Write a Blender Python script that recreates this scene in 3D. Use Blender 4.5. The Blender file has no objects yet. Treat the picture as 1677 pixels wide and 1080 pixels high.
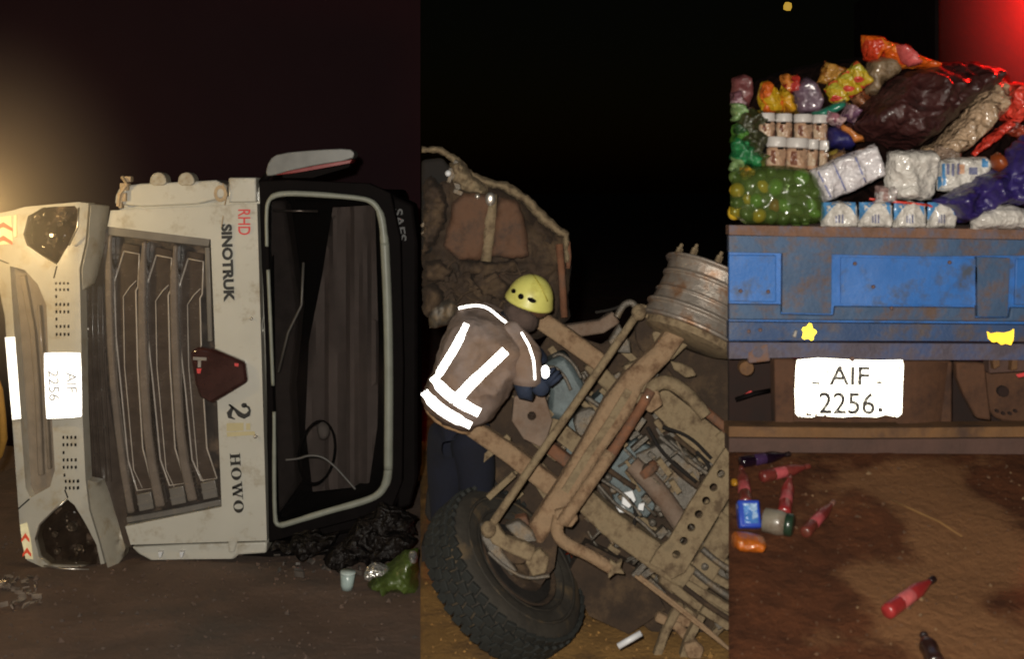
import bpy, math, random
from mathutils import Vector, Matrix, noise
from mathutils.geometry import delaunay_2d_cdt
from mathutils.bvhtree import BVHTree
random.seed(7)
PI = math.pi
S = bpy.context.scene
COL = S.collection

# ------------------------------------------------------------------ camera, world, lamps, exposure
F, CX, HY, H = 2000.0, 838.5, 300.0, 2.5          # focal length and horizon in photo pixels, eye height in metres
cam = bpy.data.cameras.new('camera')
cam.sensor_width = 36.0
cam.lens = 36.0 * F / 1677.0
cam.shift_y = -(540.0 - HY) / 1677.0
cam.clip_start, cam.clip_end = 0.05, 600
camo = bpy.data.objects.new('camera', cam)
COL.objects.link(camo)
camo.location = (0, 0, H)
camo.rotation_euler = (PI / 2, 0, 0)
S.camera = camo
cam.dof.use_dof = True                  # a hand-held phone at night: a touch soft all over
cam.dof.focus_distance = 30.0
cam.dof.aperture_fstop = 3.8

world = bpy.data.worlds.new('World')
S.world = world
world.use_nodes = True
wn = world.node_tree
wn.nodes.clear()
wo = wn.nodes.new('ShaderNodeOutputWorld')
wb = wn.nodes.new('ShaderNodeBackground')
ws = wn.nodes.new('ShaderNodeTexSky')
ws.sky_type = 'NISHITA'
ws.sun_disc = False
ws.sun_elevation = math.radians(2)
ws.sun_rotation = math.radians(180)
wb.inputs['Strength'].default_value = 0.0006
wn.links.new(ws.outputs[0], wb.inputs[0])
wn.links.new(wb.outputs[0], wo.inputs[0])

def lamp(name, kind, loc, energy, color, radius=0.05, **kw):
    l = bpy.data.lights.new(name, kind)
    l.energy = energy
    l.color = color
    if kind != 'SUN':
        l.shadow_soft_size = radius
    for k, v in kw.items():
        setattr(l, k, v)
    o = bpy.data.objects.new(name, l)
    COL.objects.link(o)
    o.location = loc
    return o

sun = lamp('moon', 'SUN', (0, 0, 10), 0.01, (0.8, 0.88, 1.0), angle=0.01)
sun.rotation_euler = (math.radians(50), 0, math.radians(-20))
lamp('phone_torch', 'POINT', (-0.12, -0.05, H + 0.16), 1500, (1.0, 0.94, 0.83), 0.04)

S.view_settings.view_transform = 'Standard'
S.view_settings.look = 'None'
S.view_settings.exposure = 0.0
S.view_settings.gamma = 1.0
S.view_settings.use_curve_mapping = False
S.cycles.use_denoising = True
S.cycles.max_bounces = 8
S.cycles.transparent_max_bounces = 16

def P(px, py, D):
    return Vector(((px - CX) * D / F, D, H - (py - HY) * D / F))
def G1(px, py, up=0.0):                      # point on the flat ground
    D = F * (H - up) / (py - HY)
    return P(px, py, D)
SL = 0.268
def bank_z(y):
    return 1.24 - SL * max(0.0, 5.72 - y)
def G3(px, py, up=0.0):                      # point on the sloping dirt bank
    D = (H - 1.24 - up + SL * 5.72) / (SL + (py - HY) / F)
    return P(px, py, D)

lamp('headlight_beam', 'POINT', P(-60, 285, 10.9), 40, (1.0, 0.66, 0.28), 0.1)
lamp('headlight_beam', 'POINT', P(-70, 360, 7.15), 36, (1.0, 0.72, 0.34), 0.06)
lamp('red_beacon', 'POINT', P(1752, -12, 6.75), 170, (1.0, 0.012, 0.008), 0.05)

# ------------------------------------------------------------------ materials
def lin(c):
    c /= 255.0
    return c / 12.92 if c <= 0.04045 else ((c + 0.055) / 1.055) ** 2.4
def rgb(r, g, b, k=1.0):
    return (min(.95, lin(r) * k), min(.95, lin(g) * k), min(.95, lin(b) * k), 1.0)

def mat(name, col, rough=0.6, metal=0.0, var=0.22, scale=9.0, dirt=None, dirt_amt=0.4, dirt_scale=4.0, bump=0.0,
        bump_scale=40.0, spec=0.5, coat=0.0, alpha=1.0, trans=0.0, spots=(), crease=0.0, crease_scale=9.0):
    m = bpy.data.materials.new(name)
    m.use_nodes = True
    nt = m.node_tree
    b = nt.nodes['Principled BSDF']
    L = nt.links.new
    tc = nt.nodes.new('ShaderNodeTexCoord')
    n = nt.nodes.new('ShaderNodeTexNoise')
    n.inputs['Scale'].default_value = scale
    n.inputs['Detail'].default_value = 7
    n.inputs['Roughness'].default_value = 0.62
    L(tc.outputs['Object'], n.inputs['Vector'])
    mx = nt.nodes.new('ShaderNodeMix'); mx.data_type = 'RGBA'
    r0 = nt.nodes.new('ShaderNodeMapRange')
    r0.inputs['From Min'].default_value, r0.inputs['From Max'].default_value = 0.3, 0.7
    L(n.outputs['Fac'], r0.inputs['Value'])
    L(r0.outputs[0], mx.inputs['Factor'])
    mx.inputs[6].default_value = tuple(c * (1 - var) for c in col[:3]) + (1,)
    mx.inputs[7].default_value = tuple(min(.95, c * (1 + var)) for c in col[:3]) + (1,)
    out = mx.outputs[2]
    if dirt:
        d = nt.nodes.new('ShaderNodeTexNoise')
        d.inputs['Scale'].default_value = dirt_scale
        d.inputs['Detail'].default_value = 9
        d.inputs['Roughness'].default_value = 0.7
        L(tc.outputs['Object'], d.inputs['Vector'])
        r1 = nt.nodes.new('ShaderNodeMapRange')
        r1.inputs['From Min'].default_value = 0.62 - 0.35 * dirt_amt
        r1.inputs['From Max'].default_value = 0.74 - 0.22 * dirt_amt
        dv = d.outputs['Fac']
        for (sx, sy, sz, sr, sa) in spots:      # patches of dry sand (+) and wet dirt (-)
            ds = nt.nodes.new('ShaderNodeVectorMath'); ds.operation = 'DISTANCE'
            L(tc.outputs['Object'], ds.inputs[0]); ds.inputs[1].default_value = (sx, sy, sz)
            mr = nt.nodes.new('ShaderNodeMapRange'); mr.interpolation_type = 'SMOOTHSTEP'
            mr.inputs['From Min'].default_value, mr.inputs['From Max'].default_value = sr, sr * .25
            mr.inputs['To Min'].default_value, mr.inputs['To Max'].default_value = 0, sa
            L(ds.outputs['Value'], mr.inputs['Value'])
            ad = nt.nodes.new('ShaderNodeMath'); ad.operation = 'ADD'
            L(dv, ad.inputs[0]); L(mr.outputs[0], ad.inputs[1]); dv = ad.outputs[0]
        L(dv, r1.inputs['Value'])
        m2 = nt.nodes.new('ShaderNodeMix'); m2.data_type = 'RGBA'
        L(r1.outputs[0], m2.inputs['Factor'])
        L(out, m2.inputs[6])
        m2.inputs[7].default_value = dirt
        out = m2.outputs[2]
    L(out, b.inputs['Base Color'])
    r2 = nt.nodes.new('ShaderNodeMapRange')
    r2.inputs['To Min'].default_value, r2.inputs['To Max'].default_value = max(0.03, rough - 0.12), min(1, rough + 0.12)
    L(n.outputs['Fac'], r2.inputs['Value'])
    L(r2.outputs[0], b.inputs['Roughness'])
    b.inputs['Metallic'].default_value = metal
    b.inputs['Specular IOR Level'].default_value = spec
    b.inputs['Coat Weight'].default_value = coat
    b.inputs['Coat Roughness'].default_value = 0.12
    b.inputs['Alpha'].default_value = alpha
    b.inputs['Transmission Weight'].default_value = trans
    if bump:
        n2 = nt.nodes.new('ShaderNodeTexNoise')
        n2.inputs['Scale'].default_value = bump_scale
        n2.inputs['Detail'].default_value = 8
        n2.inputs['Roughness'].default_value = 0.65
        L(tc.outputs['Object'], n2.inputs['Vector'])
        bp = nt.nodes.new('ShaderNodeBump')
        bp.inputs['Strength'].default_value = bump
        bp.inputs['Distance'].default_value = 0.02
        L(n2.outputs['Fac'], bp.inputs['Height'])
        L(bp.outputs[0], b.inputs['Normal'])
    if crease:
        creases(nt, tc, b, crease, crease_scale, bp.outputs[0] if bump else None)
    return m

def creases(nt, tc, b, strength, scale, prev=None):
    """sharp folds as in crumpled film or cloth"""
    L = nt.links.new
    dn = nt.nodes.new('ShaderNodeTexNoise'); dn.inputs['Scale'].default_value = scale * .5; dn.inputs['Detail'].default_value = 2
    L(tc.outputs['Object'], dn.inputs['Vector'])
    ad = nt.nodes.new('ShaderNodeVectorMath'); ad.operation = 'MULTIPLY_ADD'
    L(dn.outputs['Color'], ad.inputs[0]); ad.inputs[1].default_value = (2.0 / scale,) * 3; L(tc.outputs['Object'], ad.inputs[2])
    h = None
    for k, a in ((1.0, 1.0), (2.3, .5)):
        v = nt.nodes.new('ShaderNodeTexVoronoi'); v.feature = 'F1'; v.inputs['Scale'].default_value = scale * k
        L(ad.outputs[0], v.inputs['Vector'])
        ml = nt.nodes.new('ShaderNodeMath'); ml.operation = 'MULTIPLY'; L(v.outputs['Distance'], ml.inputs[0]); ml.inputs[1].default_value = a
        if h is None: h = ml.outputs[0]
        else:
            sm = nt.nodes.new('ShaderNodeMath'); sm.operation = 'ADD'; L(h, sm.inputs[0]); L(ml.outputs[0], sm.inputs[1]); h = sm.outputs[0]
    bp = nt.nodes.new('ShaderNodeBump'); bp.inputs['Strength'].default_value = strength; bp.inputs['Distance'].default_value = .5 / scale
    L(h, bp.inputs['Height'])
    if prev: L(prev, bp.inputs['Normal'])
    L(bp.outputs[0], b.inputs['Normal'])

def printed(name, cols, scale=14.0, rough=0.3, coat=0.3, stretch=(1, 1, 1)):
    """printed packaging: blocks of flat ink colours"""
    m = bpy.data.materials.new(name)
    m.use_nodes = True
    nt = m.node_tree
    b = nt.nodes['Principled BSDF']
    L = nt.links.new
    tc = nt.nodes.new('ShaderNodeTexCoord')
    mp = nt.nodes.new('ShaderNodeMapping')
    mp.inputs['Scale'].default_value = stretch
    L(tc.outputs['Object'], mp.inputs['Vector'])
    v = nt.nodes.new('ShaderNodeTexVoronoi')
    v.inputs['Scale'].default_value = scale
    L(mp.outputs[0], v.inputs['Vector'])
    sp = nt.nodes.new('ShaderNodeSeparateColor')
    L(v.outputs['Color'], sp.inputs[0])
    cr = nt.nodes.new('ShaderNodeValToRGB')
    cr.color_ramp.interpolation = 'CONSTANT'
    while len(cr.color_ramp.elements) < len(cols):
        cr.color_ramp.elements.new(0.5)
    for i, c in enumerate(cols):
        cr.color_ramp.elements[i].position = i / len(cols)
        cr.color_ramp.elements[i].color = c
    L(sp.outputs[0], cr.inputs[0])
    L(cr.outputs[0], b.inputs['Base Color'])
    b.inputs['Roughness'].default_value = rough
    b.inputs['Coat Weight'].default_value = coat
    n2 = nt.nodes.new('ShaderNodeTexNoise')
    n2.inputs['Scale'].default_value = 35
    n2.inputs['Detail'].default_value = 4
    L(tc.outputs['Object'], n2.inputs['Vector'])
    bp = nt.nodes.new('ShaderNodeBump')
    bp.inputs['Strength'].default_value = 0.35
    bp.inputs['Distance'].default_value = 0.02
    L(n2.outputs['Fac'], bp.inputs['Height'])
    creases(nt, tc, b, .55, 22, bp.outputs[0])
    return m

def retro(name, col, aim, glow=0.5):
    """reflective sheeting: prisms set at one fixed angle in the sheet throw the light back"""
    m = bpy.data.materials.new(name)
    m.use_nodes = True
    nt = m.node_tree
    nt.nodes.clear()
    L = nt.links.new
    o = nt.nodes.new('ShaderNodeOutputMaterial')
    g = nt.nodes.new('ShaderNodeBsdfAnisotropic')
    g.inputs['Roughness'].default_value = 0.42
    g.inputs['Color'].default_value = col
    d = nt.nodes.new('ShaderNodeBsdfDiffuse')
    d.inputs['Color'].default_value = col
    a = Vector(aim).normalized()
    cx = nt.nodes.new('ShaderNodeCombineXYZ')
    for i in range(3):
        cx.inputs[i].default_value = a[i]
    L(cx.outputs[0], g.inputs['Normal'])
    tc = nt.nodes.new('ShaderNodeTexCoord')
    n = nt.nodes.new('ShaderNodeTexNoise')
    n.inputs['Scale'].default_value = 25
    L(tc.outputs['Object'], n.inputs['Vector'])
    r = nt.nodes.new('ShaderNodeMapRange')
    r.inputs['To Min'].default_value, r.inputs['To Max'].default_value = max(0, glow - .15), min(1, glow + .15)
    L(n.outputs['Fac'], r.inputs['Value'])
    mx = nt.nodes.new('ShaderNodeMixShader')
    L(r.outputs[0], mx.inputs[0])
    L(d.outputs[0], mx.inputs[1])
    L(g.outputs[0], mx.inputs[2])
    L(mx.outputs[0], o.inputs[0])
    return m

def film(name, col, clear=0.6, rough=0.12, body=None):
    """thin clear plastic or tinted window glass: see-through plus a sheen"""
    m = bpy.data.materials.new(name)
    m.use_nodes = True
    nt = m.node_tree
    nt.nodes.clear()
    L = nt.links.new
    o = nt.nodes.new('ShaderNodeOutputMaterial')
    t = nt.nodes.new('ShaderNodeBsdfTransparent')
    t.inputs[0].default_value = col
    p = nt.nodes.new('ShaderNodeBsdfPrincipled')
    p.inputs['Base Color'].default_value = body or col
    p.inputs['Roughness'].default_value = rough
    p.inputs['Coat Weight'].default_value = 0.5
    mx = nt.nodes.new('ShaderNodeMixShader')
    mx.inputs[0].default_value = 1 - clear
    L(t.outputs[0], mx.inputs[1]); L(p.outputs[0], mx.inputs[2]); L(mx.outputs[0], o.inputs[0])
    return m

Z1, Z2, Z3 = 1.75, 1.1, 0.8      # photo colour -> albedo at the distance of each group
M = {}
M['cab_white'] = mat('white cab paint', (0.53, 0.51, 0.445, 1), 0.32, var=0.05, scale=3, dirt=(0.36, 0.31, 0.23, 1), dirt_amt=0.26, dirt_scale=5, coat=0.35)
M['bumper_white'] = mat('white bumper paint', (0.50, 0.47, 0.395, 1), 0.38, var=0.07, scale=5, dirt=(0.40, 0.33, 0.22, 1), dirt_amt=0.3, dirt_scale=6, coat=0.2)
M['bumper_shaded'] = mat('shaded dirty bumper paint', (0.42, 0.385, 0.31, 1), 0.42, var=0.12, scale=6, dirt=(0.30, 0.24, 0.16, 1), dirt_amt=0.4, dirt_scale=7, coat=0.2)  # base darkened to carry the folded corners' shade, plus dirt
M['grille_dark'] = mat('brown black grille plastic', (0.034, 0.027, 0.023, 1), 0.32, var=0.3, dirt=(0.14, 0.10, 0.07, 1), dirt_amt=0.35)
M['grille_panel'] = mat('dark grille mesh', (0.068, 0.052, 0.042, 1), 0.25, var=0.25, scale=9, coat=0.6)
M['grille_blade'] = mat('grey grille blade', (0.165, 0.135, 0.112, 1), 0.26, var=0.12, coat=0.6)
M['grille_frame'] = mat('grey grille frame', (0.15, 0.135, 0.118, 1), 0.4, var=0.12, coat=0.2)
M['trim_pale'] = mat('pale grille trim', (0.42, 0.37, 0.32, 1), .3, var=.15, coat=.5)
M['chrome'] = mat('dull chrome', (0.62, 0.58, 0.52, 1), 0.3, metal=0.85, var=0.1)
M['cab_black'] = mat('black cab trim', (0.0055, 0.0042, 0.0042, 1), 0.7, var=0.3, spec=0.05)
M['gasket'] = mat('grey window gasket', (0.235, 0.245, 0.205, 1), 0.45, var=0.15)
M['glass'] = film('windscreen glass', (0.74, 0.72, 0.72, 1), 0.86, 0.06, (.01, .01, .01, 1))
M['lens'] = film('clear lamp lens', (0.80, 0.76, 0.72, 1), 0.78, 0.05, (.02, .018, .016, 1))
M['lamp_bowl'] = mat('lamp housing', (0.185, 0.145, 0.12, 1), 0.24, metal=0.25, var=0.45, scale=11, coat=.5, bump=0.5, bump_scale=14)
M['curtain'] = mat('grey brown cab curtain', (0.36, 0.315, 0.285, 1), 0.9, var=0.12)
M['red_paint'] = mat('red letter film', (0.62, 0.06, 0.06, 1), 0.4, var=0.05)
M['black_paint'] = mat('black letter film', (0.025, 0.024, 0.022, 1), 0.4, var=0.05)
M['gold_film'] = mat('faded gold film', (0.52, 0.45, 0.26, 1), 0.4, var=0.08)
M['grey_letter'] = mat('worn grey lettering', (0.075, 0.075, 0.075, 1), 0.6, var=0.1)
M['tan_rust'] = mat('tan rusty bracket', (0.42, 0.31, 0.19, 1), 0.7, var=0.3)
M['mirror_grey'] = mat('grey mirror shell', (0.17, 0.17, 0.16, 1), 0.35, var=0.12, coat=0.3)
M['mirror_red'] = mat('dark red mirror reflection', (0.22, 0.03, 0.03, 1), 0.3, var=0.2)
M['pale_letter'] = mat('pale grey plate letters', (0.34, 0.36, 0.42, 1), 0.5, var=0.25, scale=30)
M['plate_letter'] = mat('worn black plate letters', (0.035, 0.03, 0.03, 1), 0.5, var=0.3, scale=40, dirt=(0.6, 0.58, 0.52, 1), dirt_amt=0.30, dirt_scale=38)
M['rag'] = mat('pale rag', (0.42, 0.40, 0.36, 1), 0.9, var=0.1)
M['mud'] = mat('dried mud steel', rgb(142, 124, 96, 1.05), 0.85, var=0.32, scale=11, dirt=rgb(92, 75, 56, 1.0), dirt_amt=0.5, dirt_scale=11, bump=0.8)
M['mud_orange'] = mat('orange muddy steel', rgb(150, 124, 96, 1.05), 0.85, var=0.3, scale=9, dirt=rgb(104, 78, 56, 1.0), dirt_amt=0.45, dirt_scale=9, bump=0.8)
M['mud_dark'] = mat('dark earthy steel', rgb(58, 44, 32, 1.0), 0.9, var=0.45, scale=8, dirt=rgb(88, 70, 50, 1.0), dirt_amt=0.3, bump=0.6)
M['rust'] = mat('rust brown steel', rgb(118, 78, 54, 1.05), 0.85, var=0.35, scale=9, dirt=rgb(84, 66, 54, 1.1), dirt_amt=0.45, dirt_scale=8, bump=0.5)
M['cab_rust'] = mat('rusty cab skin', rgb(100, 70, 50, 1.0), 0.85, var=0.35, scale=6, dirt=rgb(70, 54, 44, 1.0), dirt_amt=0.5, dirt_scale=6, bump=0.5)
M['rust_pink'] = mat('pinkish rusty casting', rgb(122, 104, 90, 1.0), 0.8, var=0.25, scale=9, dirt=rgb(96, 74, 58, 1.1), dirt_amt=0.4, bump=0.4)
M['iron'] = mat('grey oily iron', rgb(94, 88, 80, 1.2), 0.45, metal=0.35, var=0.4, scale=12, dirt=rgb(110, 90, 64, 1.1), dirt_amt=0.35, dirt_scale=7, bump=0.5)
M['alloy'] = mat('scuffed bright rim', rgb(158, 148, 138, 1.0), 0.40, metal=0.5, var=0.25, scale=8, dirt=rgb(136, 104, 80, 1.1), dirt_amt=0.40, dirt_scale=9, bump=0.3)
M['engine_blue'] = mat('blue grey engine casting', rgb(82, 92, 94, 1.1), 0.5, metal=0.2, var=0.4, scale=12, bump=0.4)
M['tyre'] = mat('dusty tyre rubber', rgb(46, 42, 36, 1.1), 0.85, var=0.3, scale=12, dirt=rgb(92, 76, 54, 1.0), dirt_amt=0.3, dirt_scale=5, bump=0.3)
M['tread'] = mat('tread rubber', rgb(30, 32, 30, 1.1), 0.8, var=0.3, scale=12, bump=0.3)
M['dark'] = mat('dark brown metal', rgb(24, 19, 15, 1.0), 0.9, var=0.5, bump=0.4)
M['white_bit'] = mat('pale plastic', (0.62, 0.63, 0.65, 1), 0.4, var=0.1)
M['coat'] = mat('taupe turnout coat cloth', rgb(130, 116, 110, 1.08), 0.85, var=0.16, scale=7, dirt=rgb(122, 100, 84, 1.05), dirt_amt=0.6, dirt_scale=2.5, bump=0.25, bump_scale=60, crease=.28, crease_scale=4)
M['collar'] = mat('dark collar cloth', rgb(74, 60, 54, 1.0), 0.95, var=0.3, scale=9, bump=0.4, crease=.4, crease_scale=12)
M['coat_hem'] = mat('tan coat lining', rgb(146, 116, 84, 1.0), 0.9, var=0.2, scale=9, bump=0.3)
M['navy'] = mat('navy trouser cloth', rgb(14, 18, 36, .75), 0.98, var=0.3, scale=8, bump=0.3)
M['glove'] = mat('dark blue glove', rgb(32, 42, 62, 1.1), 0.8, var=0.3, scale=14, bump=0.3)
M['skin'] = mat('brown skin', (0.10, 0.05, 0.03, 1), 0.5, var=0.1)
M['helmet'] = mat('yellow helmet shell', rgb(216, 212, 116, 0.9), 0.42, var=0.08, scale=5, dirt=rgb(170, 160, 70, 1), dirt_amt=0.2, coat=0.3)
M['blue'] = mat('worn blue tailgate paint', rgb(42, 96, 164, 1.15), 0.5, var=0.16, scale=5, dirt=rgb(72, 80, 96, .9), dirt_amt=0.35, dirt_scale=6, bump=0.15)
M['blue_dirty'] = mat('grimy blue paint', rgb(58, 84, 116, .95), 0.6, var=0.22, scale=7, dirt=rgb(96, 76, 66, .9), dirt_amt=0.45, dirt_scale=8, bump=0.25)
M['blue_dark'] = mat('deep blue sill paint', rgb(42, 68, 108, .95), 0.55, var=0.2, scale=7, dirt=rgb(84, 74, 74, .9), dirt_amt=0.4, dirt_scale=9, bump=0.2)
M['rail_rust'] = mat('rusty rail', rgb(112, 80, 62, .9), 0.7, var=0.3, scale=9, dirt=rgb(96, 92, 104, .9), dirt_amt=0.4, dirt_scale=14, bump=0.4)
M['under'] = mat('brown muddy underbody', rgb(84, 54, 34, .95), 0.85, var=0.3, scale=5, dirt=rgb(58, 36, 24, .9), dirt_amt=0.4, bump=0.3)
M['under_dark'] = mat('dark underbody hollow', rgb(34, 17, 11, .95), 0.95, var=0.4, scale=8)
M['bar_top'] = mat('ochre bumper bar', rgb(104, 72, 40, .95), 0.75, var=0.25, scale=7, dirt=rgb(70, 48, 34, .9), dirt_amt=0.3, bump=0.3)
M['bar_low'] = mat('brown grey bumper face', rgb(76, 54, 46, .95), 0.8, var=0.25, scale=7, bump=0.25)
M['road'] = mat('dark brown packed dirt', (0.135, 0.085, 0.062, 1), 0.9, var=0.35, scale=1.3, dirt=(0.085, 0.066, 0.055, 1), dirt_amt=0.5, dirt_scale=0.7, bump=0.6, bump_scale=18)
M['verge'] = mat('ochre sandy dirt', rgb(118, 88, 46, 1.8), 0.95, var=0.25, scale=4, dirt=rgb(90, 66, 38, 1.6), dirt_amt=0.4, dirt_scale=3, bump=0.7, bump_scale=30)
M['stone'] = mat('dirt crumbs', (0.085, 0.042, 0.020, 1), 0.95, var=0.5, scale=30)
M['night'] = mat('night air', (0.0215, 0.0115, 0.0140, 1), 1.0, var=0.08, scale=0.6, spec=0.0)
M['bulkhead'] = mat('dark bulkhead paint', (0.036, 0.006, 0.010, 1), 0.9, var=0.2, scale=2.5, spec=0.03)

# ------------------------------------------------------------------ builders
ORG = {}
def link(o):
    COL.objects.link(o); return o
def tag(o, label=None, cat=None, group=None, kind=None):
    if label: o['label'] = label
    if cat: o['category'] = cat
    if group: o['group'] = group
    if kind: o['kind'] = kind
    return o
def thing(name, label, cat, loc, group=None):
    o = link(bpy.data.objects.new(name, None))
    o.empty_display_size = 0.1
    o.location = loc
    ORG[o] = Vector(loc)
    return tag(o, label, cat, group)

def inside(p, poly):
    x, y = p; c = False; n = len(poly)
    for i in range(n):
        x1, y1 = poly[i][0], poly[i][1]; x2, y2 = poly[i - 1][0], poly[i - 1][1]
        if (y1 > y) != (y2 > y) and x < (x2 - x1) * (y - y1) / (y2 - y1) + x1:
            c = not c
    return c
def resample(poly, step):
    out = []
    for i in range(len(poly)):
        a, b = Vector(poly[i][:2]), Vector(poly[(i + 1) % len(poly)][:2])
        n = max(1, int(round((b - a).length / step)))
        for k in range(n):
            out.append(tuple(a.lerp(b, k / n)))
    return out
def smooth_poly(poly, it=2):
    """round a traced outline by corner cutting"""
    p = [Vector(q[:2]) for q in poly]
    for _ in range(it):
        q = []
        for i in range(len(p)):
            a, b = p[i], p[(i + 1) % len(p)]
            q += [a.lerp(b, .25), a.lerp(b, .75)]
        p = q
    return [tuple(v) for v in p]
def smooth_line(pts, it=2):
    p = [Vector(q) for q in pts]
    for _ in range(it):
        q = [p[0]]
        for i in range(len(p) - 1):
            q += [p[i].lerp(p[i + 1], .25), p[i].lerp(p[i + 1], .75)]
        q.append(p[-1]); p = q
    return p
def dist_to(p, poly):
    best = 1e9
    px, py = p
    for i in range(len(poly)):
        x1, y1 = poly[i]; x2, y2 = poly[(i + 1) % len(poly)]
        dx, dy = x2 - x1, y2 - y1
        l2 = dx * dx + dy * dy or 1e-9
        t = max(0, min(1, ((px - x1) * dx + (py - y1) * dy) / l2))
        d = (px - x1 - t * dx) ** 2 + (py - y1 - t * dy) ** 2
        if d < best: best = d
    return math.sqrt(best)

class MB:
    def __init__(s):
        s.v = []; s.f = []; s.mi = []; s.cur = 0
    def add(s, vs, fs):
        k = len(s.v)
        s.v += [Vector(v) for v in vs]
        for f in fs:
            s.f.append(tuple(i + k for i in f)); s.mi.append(s.cur)
        return s
    def slab(s, outer, D, t, holes=(), dfun=None, res=None):
        """a plate with the outline given in photo pixels at depth D, t metres thick"""
        loops = [list(outer)] + [list(h) for h in holes]
        if res: loops = [resample(l, res) for l in loops]
        co, ed = [], []
        for l in loops:
            k = len(co); n = len(l)
            co += [Vector(p[:2]) for p in l]
            ed += [(k + i, k + (i + 1) % n) for i in range(n)]
        if res:
            xs = [c.x for c in co]; ys = [c.y for c in co]
            x = min(xs) + res / 2
            while x < max(xs):
                y = min(ys) + res / 2
                while y < max(ys):
                    if inside((x, y), loops[0]) and dist_to((x, y), loops[0]) > res * .5:
                        co.append(Vector((x, y)))
                    y += res
                x += res
        vs, _, fs, _, _, _ = delaunay_2d_cdt(co, ed, [], 0, 1e-5)
        tris = []
        for f in fs:
            c = sum((vs[i] for i in f), Vector((0, 0))) / len(f)
            if inside(c, loops[0]) and not any(inside(c, h) for h in loops[1:]):
                tris.append(tuple(f))
        use = {}
        for f in tris:
            for i in range(len(f)):
                e = (f[i], f[(i + 1) % len(f)])
                use[e] = use.get(e, 0) + 1
        dd = [D + (dfun(v.x, v.y) if dfun else 0.0) for v in vs]
        fr = [P(v.x, v.y, dd[i]) for i, v in enumerate(vs)]
        bk = [p + Vector((0, t, 0)) for p in fr]
        n = len(vs)
        faces = [tuple(f) for f in tris] + [tuple(i + n for i in reversed(f)) for f in tris]
        for (a, b) in use:
            if (b, a) not in use:
                faces.append((b, a, a + n, b + n))
        return s.add(fr + bk, faces)
    def box(s, c, sx, sy, sz, R=None):
        c = Vector(c)
        vs = []
        for x in (-.5, .5):
            for y in (-.5, .5):
                for z in (-.5, .5):
                    q = Vector((x * sx, y * sy, z * sz))
                    vs.append(c + (R @ q if R else q))
        return s.add(vs, [(0, 1, 3, 2), (4, 6, 7, 5), (0, 4, 5, 1), (2, 3, 7, 6), (0, 2, 6, 4), (1, 5, 7, 3)])
    def tube(s, pts, r, n=10, cap=True):
        pts = [Vector(p) for p in pts]
        rr = r if isinstance(r, (list, tuple)) else [r] * len(pts)
        if len(rr) != len(pts):
            rr = [rr[min(len(rr) - 1, int(round(i * (len(rr) - 1) / (len(pts) - 1))))] for i in range(len(pts))]
        vs, fs = [], []
        up = None
        for i, p in enumerate(pts):
            d = (pts[min(i + 1, len(pts) - 1)] - pts[max(i - 1, 0)]).normalized()
            if up is None:
                up = Vector((0, 1, 0)) if abs(d.y) < .8 else Vector((0, 0, 1))
            a = d.cross(up).normalized(); b = a.cross(d).normalized(); up = b
            for k in range(n):
                t = 2 * PI * k / n
                vs.append(p + (a * math.cos(t) + b * math.sin(t)) * rr[i])
        for i in range(len(pts) - 1):
            for k in range(n):
                q = (k + 1) % n
                fs.append((i * n + k, i * n + q, (i + 1) * n + q, (i + 1) * n + k))
        if cap:
            fs.append(tuple(reversed(range(n)))); fs.append(tuple((len(pts) - 1) * n + k for k in range(n)))
        return s.add(vs, fs)
    def lathe(s, prof, c, axis, n=40, close=False):
        """prof: (distance along axis, radius)"""
        axis = Vector(axis).normalized(); c = Vector(c)
        u = axis.orthogonal().normalized(); w = axis.cross(u)
        vs, fs = [], []
        for (t, r) in prof:
            for k in range(n):
                a = 2 * PI * k / n
                vs.append(c + axis * t + (u * math.cos(a) + w * math.sin(a)) * r)
        m = len(prof)
        for i in range(m if close else m - 1):
            j = (i + 1) % m
            for k in range(n):
                q = (k + 1) % n
                fs.append((i * n + k, i * n + q, j * n + q, j * n + k))
        if not close:
            fs.append(tuple(reversed(range(n)))); fs.append(tuple((m - 1) * n + k for k in range(n)))
        return s.add(vs, fs)
    def ball(s, c, r, n=8, sq=(1, 1, 1), R=None):
        c = Vector(c); vs, fs = [], []
        for i in range(1, n):
            for k in range(2 * n):
                a, b = PI * i / n, PI * k / n
                q = Vector((math.sin(a) * math.cos(b) * r * sq[0], math.sin(a) * math.sin(b) * r * sq[1], math.cos(a) * r * sq[2]))
                vs.append(c + (R @ q if R else q))
        m = 2 * n
        for i in range(n - 2):
            for k in range(m):
                q = (k + 1) % m
                fs.append((i * m + k, (i + 1) * m + k, (i + 1) * m + q, i * m + q))
        t0 = len(vs)
        zt = Vector((0, 0, r * sq[2]))
        vs.append(c + (R @ zt if R else zt)); vs.append(c - (R @ zt if R else zt))
        for k in range(m):
            q = (k + 1) % m
            fs.append((t0, k, q)); fs.append((t0 + 1, (n - 2) * m + q, (n - 2) * m + k))
        return s.add(vs, fs)
    def build(s, name, m, parent=None, bevel=0.0, smooth=False, seg=2, base=False):
        me = bpy.data.meshes.new(name)
        xs = [v.x for v in s.v]; ys = [v.y for v in s.v]; zs = [v.z for v in s.v]
        c = Vector(((min(xs) + max(xs)) / 2, (min(ys) + max(ys)) / 2, min(zs) if base else (min(zs) + max(zs)) / 2))
        me.from_pydata([v - c for v in s.v], [], s.f)
        ms = m if isinstance(m, (list, tuple)) else [m]
        for q in ms: me.materials.append(q)
        if len(ms) > 1:
            me.polygons.foreach_set('material_index', s.mi)
        me.update()
        o = link(bpy.data.objects.new(name, me))
        ORG[o] = c
        if parent is not None:
            o.parent = parent; o.location = c - ORG[parent]
        else:
            o.location = c
        me.polygons.foreach_set('use_smooth', [True] * len(me.polygons))
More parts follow.
